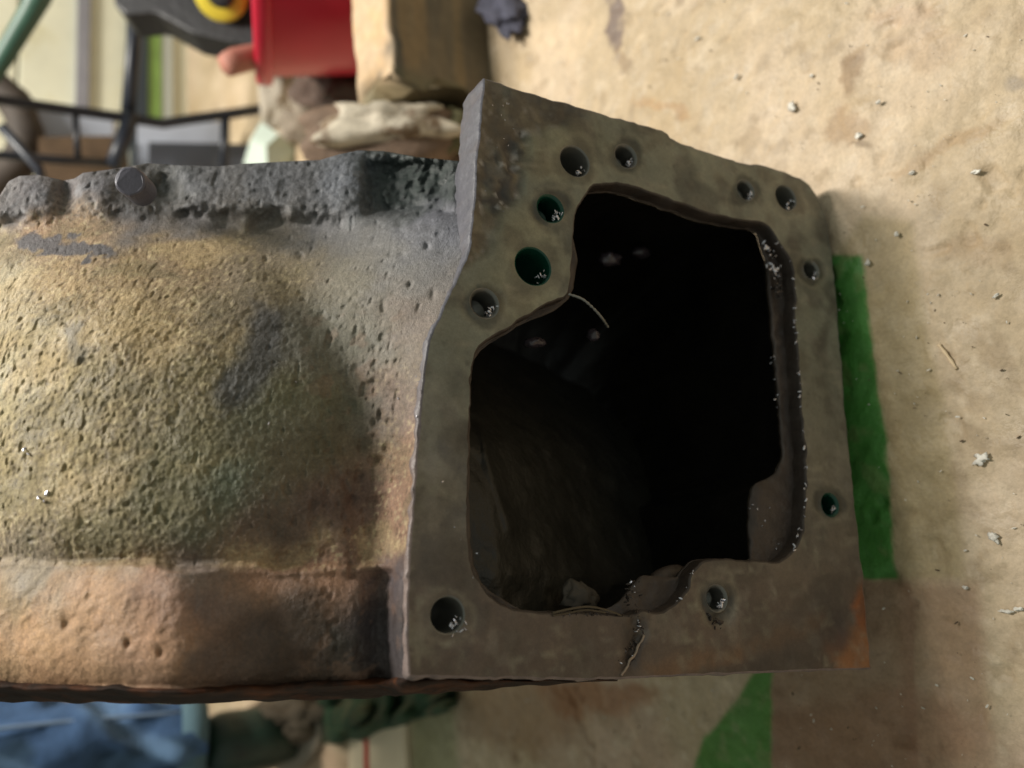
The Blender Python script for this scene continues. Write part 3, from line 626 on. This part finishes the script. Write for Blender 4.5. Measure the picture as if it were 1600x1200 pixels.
solo('green_strip', wall_box(249, 228, -1.2, 2.6, off=.022), M_grn, None, None, smooth=False, parent=door)
solo('grey_strip', wall_box(267, 249, -1.2, 2.6, off=.018), mat('grey_strip_paint', C(176, 180, 172), .5), None, None, smooth=False, parent=door)
solo('backing', wall_box(392, -430, -1.25, 2.65, th=.02, off=-.035), mat('door_back', C(120, 116, 100), .7), None, None, smooth=False, parent=door)
# black tubular frame
fz = lambda x: 1.62+.30*x/420.
frame = root('tubular_frame', 'black tubular metal frame with cross bars standing before the cream door', 'metal frame')
M_blk = mat('black_frame_paint', C(34, 38, 48), rough=.4, mottle=((30, .2),), spec=.5)
def bar(pts, rp, name='bar', mt=M_blk, par=frame, dz=0):
    P = [Pt(x, y, fz(x)+dz) for x, y in pts]; R_ = [rp*(fz(x)+dz)/F for x, y in pts]
    V, Fc = tube(P, R_, 12); return solo(name, (V, Fc), mt, None, None, parent=par)
bar([(-160, 132), (0, 156), (110, 172), (196, 184), (255, 193), (300, 186), (360, 178), (424, 168)], 8, 'long_bar')
bar([(-160, 225), (0, 242), (90, 250), (190, 256)], 7, 'long_bar')
bar([(212, -60), (209, 60), (200, 185)], 11, 'cross_bar', dz=.02); bar([(206, 178), (190, 225), (176, 262)], 13, 'cross_bar')
bar([(352, 182), (350, 262)], 7, 'cross_bar'); bar([(118, 178), (122, 246)], 5, 'cross_bar'); bar([(424, 60), (420, 168)], 7, 'cross_bar')
bar([(0, 196), (60, 262), (70, 300)], 8, 'cross_bar', dz=-.03)
# dark machine deck with yellow disc
deck = root('machine_deck', 'dark underside of a machine with a yellow disc at the top edge', 'machine')
M_dk = mat('dark_machine', C(24, 23, 27), rough=.5, mottle=((20, .3),), bumps=((60, .4, .004),))
poly = [(170, -80), (178, 8), (196, 24), (236, 20), (246, 22), (300, 52), (360, 66), (412, 72), (440, 40), (440, -80)]
q = np.array([Pt(x, y, 1.55) for x, y in poly]); k = len(q); qb = q+np.array([0, 0, -.12])+UP*.02
V = np.concatenate([q, qb]); Fc = [tuple(range(k)), tuple(range(k, 2*k))[::-1]]+[(i, (i+1) % k, k+(i+1) % k, k+i) for i in range(k)]
bevel(fixn(solo('deck_plate', (V, Fc), M_dk, None, None, smooth=False, parent=deck)), .006)
def disc(c, nrm_, r, th, n=28):
    a = nrm(np.cross(nrm_, [0, 1, .3])); b = np.cross(nrm(nrm_), a); V = []; 
    for d, rr in ((0, r*.55), (0, r*.92), (-th*.3, r), (-th, r)):
        for i in range(n): t = 2*math.pi*i/n; V.append(c+nrm(nrm_)*d+rr*(a*math.cos(t)+b*math.sin(t)))
    Fc = [tuple(f) for f in gridfaces(4, n, True)]+[tuple(range(n))]; return np.array(V), Fc
fixn(solo('yellow_disc', disc(Pt(342, -8, 1.50), nrm([.0, -.55, .8]), .048, .02), mat('yellow_paint', C(196, 176, 52), .45), None, None, parent=deck))
V, Fc = disc(Pt(342, -8, 1.485), nrm([.0, -.55, .8]), .024, .02); fixn(solo('disc_hub', (V, Fc), M_dk, None, None, parent=deck))
# green pole
solo('green_pole', tube([Pt(84, -60, 1.5), Pt(60, -5, 1.52), Pt(48, 18, 1.53), Pt(4, 92, 1.56), Pt(-60, 180, 1.6)], [.022, .022, .020, .018, .018], 14), mat('dark_green_pole', C(52, 84, 70), .45, mottle=((20, .2),)), 'dark green metal pole crossing the upper left corner', 'pole')
# tyre
tyre = root('old_tyre', 'dark worn tyre at the left edge beside the black frame', 'tyre')
tc_ = Pt(-70, 205, 1.75); an = nrm([.35, .1, 1]); ta = nrm(np.cross(an, [0, 1, 0])); tb = np.cross(an, ta); V = []
for i in range(48):
    a = 2*math.pi*i/48; d = ta*math.cos(a)+tb*math.sin(a)
    for j in range(12):
        b = 2*math.pi*j/12; rr = .034*(1+(.12 if (i % 4 < 2 and abs(math.sin(b)) < .6 and math.cos(b) > 0) else 0)); V.append(tc_+d*(.130+rr*math.cos(b))+an*rr*1.1*math.sin(b))
V = np.array(V); idx = np.arange(48)[:, None]*12; Fc = []
for i in range(48):
    for j in range(12): Fc.append((i*12+j, i*12+(j+1) % 12, ((i+1) % 48)*12+(j+1) % 12, ((i+1) % 48)*12+j))
fixn(solo('tread', (V, Fc), mat('old_rubber', C(66, 58, 52), .75, mottle=((20, .25),)), None, None, parent=tyre))
# pale sheets and box between the bars
M_sheet = mat('pale_blue_sheet', C(186, 192, 206), .45, mottle=((8, .1),)); M_dsheet = mat('slate_sheet', C(92, 98, 110), .5, mottle=((8, .1),))
def slab(px, dz, th, mt, name, label, cat):
    q = np.array([Pt(x, y, fz(x)+dz) for x, y in px]); qb = q+np.array([0, .0, -th]); k = len(q)
    V = np.concatenate([q, qb]); Fc = [tuple(range(k)), tuple(range(k, 2*k))[::-1]]+[(i, (i+1) % k, k+(i+1) % k, k+i) for i in range(k)]
    return fixn(solo(name, (V, Fc), mt, label, cat, smooth=False))
slab([(214, 192), (345, 190), (348, 300), (214, 300)], .12, .02, M_sheet, 'metal_sheet', 'pale blue grey metal sheet seen between the bars of the black frame', 'metal sheet')
slab([(232, 222), (424, 226), (424, 300), (232, 300)], .07, .02, M_dsheet, 'slate_board', 'dark slate grey board standing low behind the frame', 'board')
slab([(56, 168), (112, 172), (112, 230), (56, 230)], .16, .02, M_sheet, 'enamel_tray', 'small white tray behind the left end of the frame', 'tray')
slab([(122, 182), (176, 184), (176, 212), (122, 212)], .16, .02, M_sheet, 'white_tin', 'white tin behind the frame bar beside the tray', 'tin')
slab([(60, 214), (180, 212), (186, 330), (60, 330)], .10, .06, mat('brown_cardboard', C(104, 84, 64), .8, mottle=((20, .3),)), 'cardboard_box', 'brown cardboard box low behind the left of the frame', 'box')
# red bucket
bk = root('red_bucket', 'red plastic bucket with a wooden grip standing behind the timber beam', 'bucket')
c0 = flo(612, -34, .02); M_red = mat('red_plastic', C(178, 24, 50), rough=.35, mottle=((10, .08),), spec=.5)
def turn(prof, c0, axis_, n=48):
    a = nrm(np.cross(axis_, [.2, 1, .3])); b = np.cross(axis_, a)
    V = np.concatenate([[c0+axis_*hh+rr*(a*math.cos(2*math.pi*i/n)+b*math.sin(2*math.pi*i/n)) for i in range(n)] for rr, hh in prof]); return V, gridfaces(len(prof), n, True)
BAX = nrm(UP+.4*YW)
fixn(solo('bucket_wall', turn([(.001, .0), (.150, 0), (.156, .006), (.163, .10), (.172, .20), (.173, .212), (.165, .212), (.155, .10), (.148, .008), (.001, .008)], c0, BAX), M_red, None, None, parent=bk))
fixn(solo('rim', turn([(.172, .200), (.184, .201), (.187, .208), (.187, .222), (.182, .228), (.170, .226), (.168, .204)], c0, BAX), M_red, None, None, parent=bk))
solo('grip', tube([Pt(352, 102, 1.30), Pt(366, 96, 1.31), Pt(400, 88, 1.33), Pt(432, 78, 1.36)], [.019, .021, .020, .020], 6), mat('worn_wood_grip', C(168, 112, 96), .7, mottle=((20, .15),)), None, None, parent=bk)
solo('bail_wire', tube(catmull([Pt(430, 80, 1.36), Pt(448, 70, 1.37), Pt(466, 62, 1.36), Pt(480, 80, 1.35)], .01), .004, 8), M_dk, None, None, parent=bk)
# timber beam
fb = flo(768, 120); Hh = .0
for hh in np.arange(.05, .4, .002):
    if pix(fb+UP*hh)[0] < 612: Hh = hh; break
Xe = float(flo(745, 196) @ XW); Xs = Xe+1.6; base0 = fb-XW*float(fb @ XW)
wd = .11
rows = []; npr = 60; L_ = np.linspace(Xe, Xs, 260)
prof = [(0, .002)]+[(0, t*Hh) for t in np.linspace(.03, .97, 40)]+[(.004, Hh)]+[(t*wd, Hh) for t in np.linspace(.08, .95, 14)]+[(wd, Hh-.004), (wd, .002)]
V = []; 
for x_ in L_:
    for (yy, hh) in prof: V.append(base0+XW*x_+YW*yy+UP*hh)
V = np.array(V); npf = len(prof)
G = np.stack([V @ XW/8, V @ YW, V @ UP], -1)
endf = sm(1-(V @ XW-Xe)/.03, 0, 1)
V = V+(-YW*(.0035*fbm(G, .02, 301, 3))[:, None])+UP*(.006*fbm(V, .05, 303, 2))[:, None]*((V @ UP > (-H+Hh*.9))[:, None])+XW*(.03*fbm(V, .04, 305, 3)*endf)[:, None]
bt = s2l((112, 100, 80))*np.ones((len(V), 3)); hv = (V @ UP+H)/Hh
def mixc(c, a): 
    global bt; a = np.clip(a, 0, 1)[:, None]; bt = bt*(1-a)+s2l(c)*a
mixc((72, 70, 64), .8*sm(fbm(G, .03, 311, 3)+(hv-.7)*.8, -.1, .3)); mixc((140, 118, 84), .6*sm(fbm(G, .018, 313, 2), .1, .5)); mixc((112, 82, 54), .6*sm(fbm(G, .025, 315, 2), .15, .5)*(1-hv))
mixc((96, 98, 74), .5*endf); mixc((198, 172, 140), .92*sm(hv, .965, 1.0)); mixc((200, 160, 110), .4*sm(fbm(V, .03, 317), .2, .6)*sm(hv, .95, 1))  # upper face painted paler, as lit from above
Fc = [tuple(f) for f in gridfaces(len(L_), npf)]+[tuple(range(npf)), tuple(range((len(L_)-1)*npf, len(L_)*npf))[::-1]]
M_beam = mat('weathered_timber', attr=True, rough=.75, bumps=((200, .4, .002),), mottle=((60, .15),))
bm_ = fixn(mesh('timber_beam', V, Fc, M_beam, smooth=True, cols=bt)); tag(bm_, 'weathered squared timber beam with a pale upper face lying on the floor', 'beam')
# stones
def stone(px, py, w, h_, zz, col, label, seed, name='stone', dep=.6, amp=.25, ch=0., cols2=None, g='loose stones by the beam'):
    q = zz/F; V, Fc = lump([0, 0, 0], np.array([w, 0, 0])*q*.5, np.array([0, h_, 0])*q*.5, np.array([0, 0, dep*(w+h_)/2])*q*.5, amp, .6, seed, 4, ch)
    V = V+Pt(px, py, zz)
    M_ = mat('stone_surface', col, .8, bumps=((160, .6, .003),), mottle=((30, .2), (90, .15)), ramp=((22, cols2, .5, .62),) if cols2 else None)
    return solo(name, (V, Fc), M_, label, 'stone', g)
def on_floor(px, py, up=.02): p = flo(px, py); return -p[2]-up
stone(596, 222, 236, 92, 1.20, C(112, 92, 76), 'large brown stone wedged between the beam and the casting', 5, dep=.7, amp=.2, ch=.35)
stone(612, 196, 170, 66, 1.155, C(188, 178, 160), 'pale crumbly stone lying on top of the large brown stone', 8, amp=.45, ch=.3, cols2=C(112, 92, 70))
stone(522, 200, 76, 56, 1.22, C(176, 150, 128), 'pinkish stone at the left end of the large brown stone', 19, amp=.3)
stone(690, 206, 90, 70, 1.17, C(92, 88, 60), 'mossy dark stone at the end of the timber beam', 12, amp=.35)
for i, (a, b, w, h_, c_, l_) in enumerate(((436, 150, 60, 96, (176, 166, 150), 'pale grey stone nearest the black frame end'), (470, 196, 70, 60, (140, 128, 112), 'grey brown stone beside the white paper'), (498, 140, 84, 70, (96, 80, 70), 'dark brown stone under the red bucket edge'), (540, 150, 70, 70, (74, 62, 52), 'almost black stone against the beam'), (476, 160, 44, 40, (150, 138, 122), 'small grey stone amid the darker stones'), (520, 122, 60, 40, (86, 74, 68), 'small dark stone touching the bucket wall'))):
    stone(a, b, w, h_, on_floor(a, b, .03)*.965, C(*c_), l_, 30+i, amp=.3, g='loose stones by the bucket')
# crumpled paper
q = [Pt(380, 256, 1.78), Pt(392, 216, 1.76), Pt(408, 190, 1.78), Pt(436, 210, 1.74), Pt(462, 234, 1.78), Pt(458, 262, 1.78), Pt(418, 268, 1.72), Pt(416, 228, 1.73)]
q = np.array(q); qb = q+np.array([0, 0, -.012]); V = np.concatenate([q, qb]); t_ = [(0, 1, 7), (1, 2, 7), (2, 3, 7), (3, 4, 7), (4, 5, 6), (4, 6, 7), (6, 0, 7)]
Fc = t_+[tuple(8+i for i in f[::-1]) for f in t_]+[(i, (i+1) % 7, 8+(i+1) % 7, 8+i) for i in range(7)]
fixn(solo('paper_scrap', (V, Fc), mat('white_paper', C(188, 200, 188), .7, mottle=((20, .05),)), 'crumpled white paper scrap above the casting between frame and stones', 'paper', smooth=False))
# dark rag
V, Fc = lump(flo(788, 12, .012), np.array([.028, .012, 0]), np.array([-.015, .05, -.03]), np.array([0, 0, .018]), .5, .5, 6, 4)
solo('oily_rag', (V, Fc), mat('blue_black_rag', C(72, 72, 86), .85, mottle=((60, .3),), bumps=((120, .6, .003),)), 'small blue black oily rag on the floor beside the timber beam', 'rag')
# chips on the floor
def chip(px, py, w, h_, ang, col, label, seed, name='paint_flake', cat='flake', g='pale flakes on the floor'):
    z_ = -flo(px, py)[2]; q = z_/F; t = np.cross(UP, nrm([math.cos(ang), math.sin(ang), 0])); a = nrm(np.cross(t, UP)); b = nrm(t)
    V, Fc = lump(flo(px, py, .0032), a*w*q*.5, b*h_*q*.5, UP*.0012, .7, .5, seed, 3)
    return solo(name, (V, Fc), M_flake if col is None else col, label, cat, g)
M_flake = mat('white_flake', C(216, 210, 198), .5, mottle=((200, .2),)); M_dkchip = mat('dark_grit', C(90, 74, 56), .8)
fl_list = ((1236, 166, 18, 24, .3, 'white flake on the upper floor above the flange corner'), (1341, 211, 18, 16, 0, 'white flake right of the upper floor stain'), (1524, 269, 22, 9, 0, 'thin pale flake near the upper right edge'), (1532, 716, 30, 24, .5, 'large crumbly white flake right of the green shadow tint'), (1553, 840, 28, 16, -.5, 'smooth white flake below the crumbly one'), (1424, 270, 14, 8, .2, 'small pale flake in the upper right floor'), (1356, 410, 12, 14, 0, 'bluish pale flake at the top of the green shadow tint'), (1372, 160, 12, 9, 0, 'tiny white flake by the brown stain'), (1572, 955, 30, 7, 0, 'long thin flake near the lower right edge'), (1590, 952, 18, 9, .2, 'short flake at the right edge beside the thin one'), (1400, 366, 12, 8, .8, 'small flake above the shadow of the casting'), (1556, 462, 16, 6, .4, 'narrow flake in the middle right floor'), (1508, 918, 14, 8, 0, 'small flake at the edge of the brown shadow'), (1268, 118, 10, 8, 0, 'tiny flake above the largest upper flake'), (1150, 120, 12, 8, .4, 'small flake over the flange top edge'), (1090, 60, 12, 7, .1, 'small flake near the top edge'))
for i, (a, b, w, h_, an_, l_) in enumerate(fl_list): chip(a, b, w*.62, h_*.62, an_, None, l_, 60+i)
P = catmull([flo(1464, 538, .004), flo(1478, 556, .0045), flo(1492, 576, .004)], .004)
solo('straw_stalk', tube([p-UP*.0028 for p in P], [.0016, .0010]*(len(P)//2)+[.0014]*(len(P) % 2), 8), mat('pale_stalk', C(216, 192, 156), .7), 'short pale broken stalk lying on the floor right of the green shadow tint', 'stalk')
rg = random.Random(11); sp = []; sd = []
for i in range(420):
    a, b = rg.uniform(760, 1620), rg.uniform(-10, 1210)
    p = flo(a, b, .0018); (sp if rg.random() < .6 else sd).append((p, rg.choice([.0005, .0006, .0008, .0012])))
o = chips('pale_grit', M_flake, sp, None, 5); o['label'] = 'fine pale grit scattered over the concrete floor'; o['category'] = 'grit'
o = chips('dark_grit', M_dkchip, sd, None, 6); o['label'] = 'fine dark grit scattered over the concrete floor'; o['category'] = 'grit'
# ---- lower left: person's leg and boot, cloth, board
person = root('person', 'person in blue jeans and dark boots standing close behind the casting', 'person')
def skin(name, joints, edges_, mt, par, sub=2, rootv=0):
    me = bpy.data.meshes.new(name); me.from_pydata([tuple(W(np.array(p))) for p, r in joints], edges_, []); me.update()
    o = bpy.data.objects.new(name, me); COL.objects.link(o); o.parent = par
    s_ = o.modifiers.new('skin', 'SKIN'); s_.use_smooth_shade = True
    for i, (p, r) in enumerate(joints):
        sv = me.skin_vertices[0].data[i]; rr = r if hasattr(r, '__len__') else (r, r); sv.radius = rr; sv.use_root = (i == rootv)
    b_ = o.modifiers.new('sub', 'SUBSURF'); b_.levels = sub; b_.render_levels = sub; me.materials.append(mt); return o
knee = Pt(-130, 1185, 1.24); ank = Pt(395, 1160, 1.50); hip = knee+UP*.36-XW*.02-YW*.02
foot_dir = nrm(-XW*.3+YW*.9)
k2 = knee-XW*.26+YW*.02; a2 = ank-XW*.26; h2 = hip-XW*.2
pel = (hip+h2)/2+UP*.08
M_skin = mat('skin', C(190, 140, 116), .5); M_jean = None
J = [(pel, .11), (hip, .07), (knee, .045), (ank, .032), (h2, .07), (k2, .045), (a2, .032), (pel+UP*.22, .10), (pel+UP*.42, .12), (pel+UP*.52, .05), (pel+UP*.60, .07), (pel+UP*.70, .085),
     (pel+UP*.42+XW*.17, .05), (pel+UP*.20+XW*.22, .04), (pel+UP*.02+XW*.20-YW*.12, .03), (pel+UP*.42-XW*.17, .05), (pel+UP*.20-XW*.22, .04), (pel+UP*.02-XW*.20-YW*.12, .03)]
skin('body', J, [(0, 1), (1, 2), (2, 3), (0, 4), (4, 5), (5, 6), (0, 7), (7, 8), (8, 9), (9, 10), (10, 11), (8, 12), (12, 13), (13, 14), (8, 15), (15, 16), (16, 17)], M_skin, person)
J = [(p, r) for p, r in ((pel, .13), (pel+UP*.22, .13), (pel+UP*.42, .145), (pel+UP*.42+XW*.17, .068), (pel+UP*.20+XW*.22, .058), (pel+UP*.05+XW*.205-YW*.10, .045), (pel+UP*.42-XW*.17, .068), (pel+UP*.20-XW*.22, .058), (pel+UP*.05-XW*.205-YW*.10, .045))]
skin('jacket', J, [(0, 1), (1, 2), (2, 3), (3, 4), (4, 5), (2, 6), (6, 7), (7, 8)], mat('dark_jacket', C(60, 66, 60), .8), person)
M_jean = mat('blue_denim', attr=True, rough=.85, bumps=((900, .4, .0008), (40, .5, .006)), mottle=((30, .12), (200, .12)), spec=.2)
def leg(kn, an_, hp, seed):
    ptsx = catmull([hp, (hp+kn)/2, kn+UP*.02, (kn*.55+an_*.45), an_*.75+kn*.25-0*UP, an_*.80+kn*.20], .012); nn = len(ptsx); t = np.linspace(0, 1, nn)
    R_ = .098-.018*sm(t, 0, .5)-.004*sm(t, .5, 1); V, Fc = tube(ptsx, list(R_), 72, False)
    Lx = np.repeat(t, 72); 
    ctr = np.repeat(ptsx, 72, 0); dr = (V-ctr)/np.linalg.norm(V-ctr, axis=1)[:, None]
    A = V @ nrm(np.array([.55, .8, 0]))
    fold = .013*np.sin(A*75+5*fbm(V, .08, seed, 2))*sm(vnoise(V, .09, seed+3), -.3, .5)+.010*fbm(V, .06, seed+5, 3)
    V = V+dr*fold[:, None]
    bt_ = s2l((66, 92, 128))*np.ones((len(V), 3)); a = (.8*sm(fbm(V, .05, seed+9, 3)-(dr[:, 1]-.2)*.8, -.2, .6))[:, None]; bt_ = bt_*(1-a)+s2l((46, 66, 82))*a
    a = (.6*sm(np.sin(A*75), .4, 1))[:, None]; bt_ = bt_*(1-a)+s2l((108, 138, 172))*a
    return mesh('jeans_leg', V, Fc, M_jean, person, smooth=True, cols=bt_), ptsx, R_
o1, px1, R1 = leg(knee, ank, hip, 400); o2, _, _ = leg(k2, a2, h2, 430)
for o_ in (o1, o2): s_ = o_.modifiers.new('solid', 'SOLIDIFY'); s_.thickness = .003
toC = nrm(np.array([.35, .75, .75])); sl = [p+R1[i]*1.06*nrm(toC*(1-i/len(px1)*.0)+np.array([0, .9*(i/len(px1)-.55)*2, 0])) for i, p in enumerate(px1)]
solo('side_seam', tube(sl[::3], .0035, 8), mat('denim_seam', C(122, 146, 176), .8, bumps=((600, .8, .002),)), None, None, parent=person)
V, Fc = tube([px1[-5]+0*UP, px1[-1]], [.083, .088], 48, False); cf = mesh('jeans_cuff', V, Fc, mat('worn_cuff', C(84, 112, 124), .85, bumps=((500, .6, .002),)), person, smooth=True); cf.modifiers.new('solid', 'SOLIDIFY').thickness = .005
M_boot = mat('dark_green_boot', C(30, 52, 44), .45, mottle=((20, .5),), bumps=((60, .4, .004),)); M_sole = mat('grey_sole', C(150, 138, 122), .7)
for an_, sd_ in ((ank, 1), (a2, 2)):
    ftc = an_-UP*(float(an_ @ UP)+H)   # ground point under the ankle
    J = [(an_*.8+(knee if sd_ == 1 else k2)*.2, .060), (ftc+UP*.09, .058), (ftc+UP*.055+foot_dir*.07, .048), (ftc+UP*.045+foot_dir*.16, .042), (ftc+UP*.045-foot_dir*.03, .046)]
    skin('boot', J, [(0, 1), (1, 2), (2, 3), (1, 4)], M_boot, person, 2, 1)
    V, Fc = tube([ftc+UP*.001+foot_dir*.06, ftc+UP*.02+foot_dir*.06], [.055, .055], 32); c_ = ftc+foot_dir*.06
    al = ((V-c_) @ foot_dir)[:, None]; V = V+foot_dir*al*1.5; fixn(solo('sole', (V, Fc), M_sole, None, None, parent=person))
# green cloth
uu_, vv_ = np.meshgrid(np.linspace(0, 1, 90), np.linspace(0, 1, 40))
cx_ = 498+216*uu_; cy_ = 1070*(1-vv_)+vv_*(1168-62*uu_**1.3+9*vnoise(np.stack([uu_*6, uu_*0, uu_*0], -1), 1, 3))
hh_ = .03+.012*np.sin(uu_*23+6*vv_+3*vnoise(np.stack([uu_*3, vv_*2, 0*uu_], -1), 1, 5))+.014*vnoise(np.stack([uu_*7, vv_*4, 0*uu_], -1), 1, 8)-.028*sm(np.abs(vv_-.5), .35, .5)-.028*sm(np.abs(uu_-.5), .42, .5)
cl = flo(cx_, cy_, np.maximum(hh_, .004)); V = cl.reshape(-1, 3)
g_o = solo('green_cloth', (V, gridfaces(*uu_.shape)), mat('green_cloth', C(36, 62, 38), .9, mottle=((30, .35),), ramp=((12, C(78, 78, 54), .48, .58),)), 'crumpled dark green and brown cloth lying just below the foot of the casting', 'cloth')
g_o.modifiers.new('solid', 'SOLIDIFY').thickness = .003
V, Fc = lump(flo(452, 1120, .05), np.array([.085, .0, 0]), np.array([.01, .04, .0]), np.array([0, 0, .05]), .3, .5, 15, 5)
solo('brown_sack', (V, Fc), mat('brown_sacking', C(84, 74, 60), .9, mottle=((30, .3),)), 'dull brown sack folded beside the boot below the casting', 'sack')
# white board with red line
q = [flo(a, b, .012) for a, b in ((546, 1128), (628, 1128), (640, 1330), (540, 1330))]; qb = [p-UP*.011 for p in q]
fc6 = [(0, 1, 2, 3), (7, 6, 5, 4)]+[(i, (i+1) % 4, 4+(i+1) % 4, 4+i) for i in range(4)]
board = root('painted_board', 'white painted board with a red line flat on the floor at the bottom', 'board')
bevel(fixn(solo('board_face', (np.array(q+qb), fc6), mat('white_board', C(226, 208, 178), .5, mottle=((20, .06),)), None, None, smooth=False, parent=board)), .002)
q = [flo(a, b, .0135) for a, b in ((568, 1128), (574, 1128), (578, 1330), (570, 1330))]; qb = [p-UP*.001 for p in q]
fixn(solo('red_line', (np.array(q+qb), fc6), mat('red_line_paint', C(190, 60, 44), .5), None, None, smooth=False, parent=board))
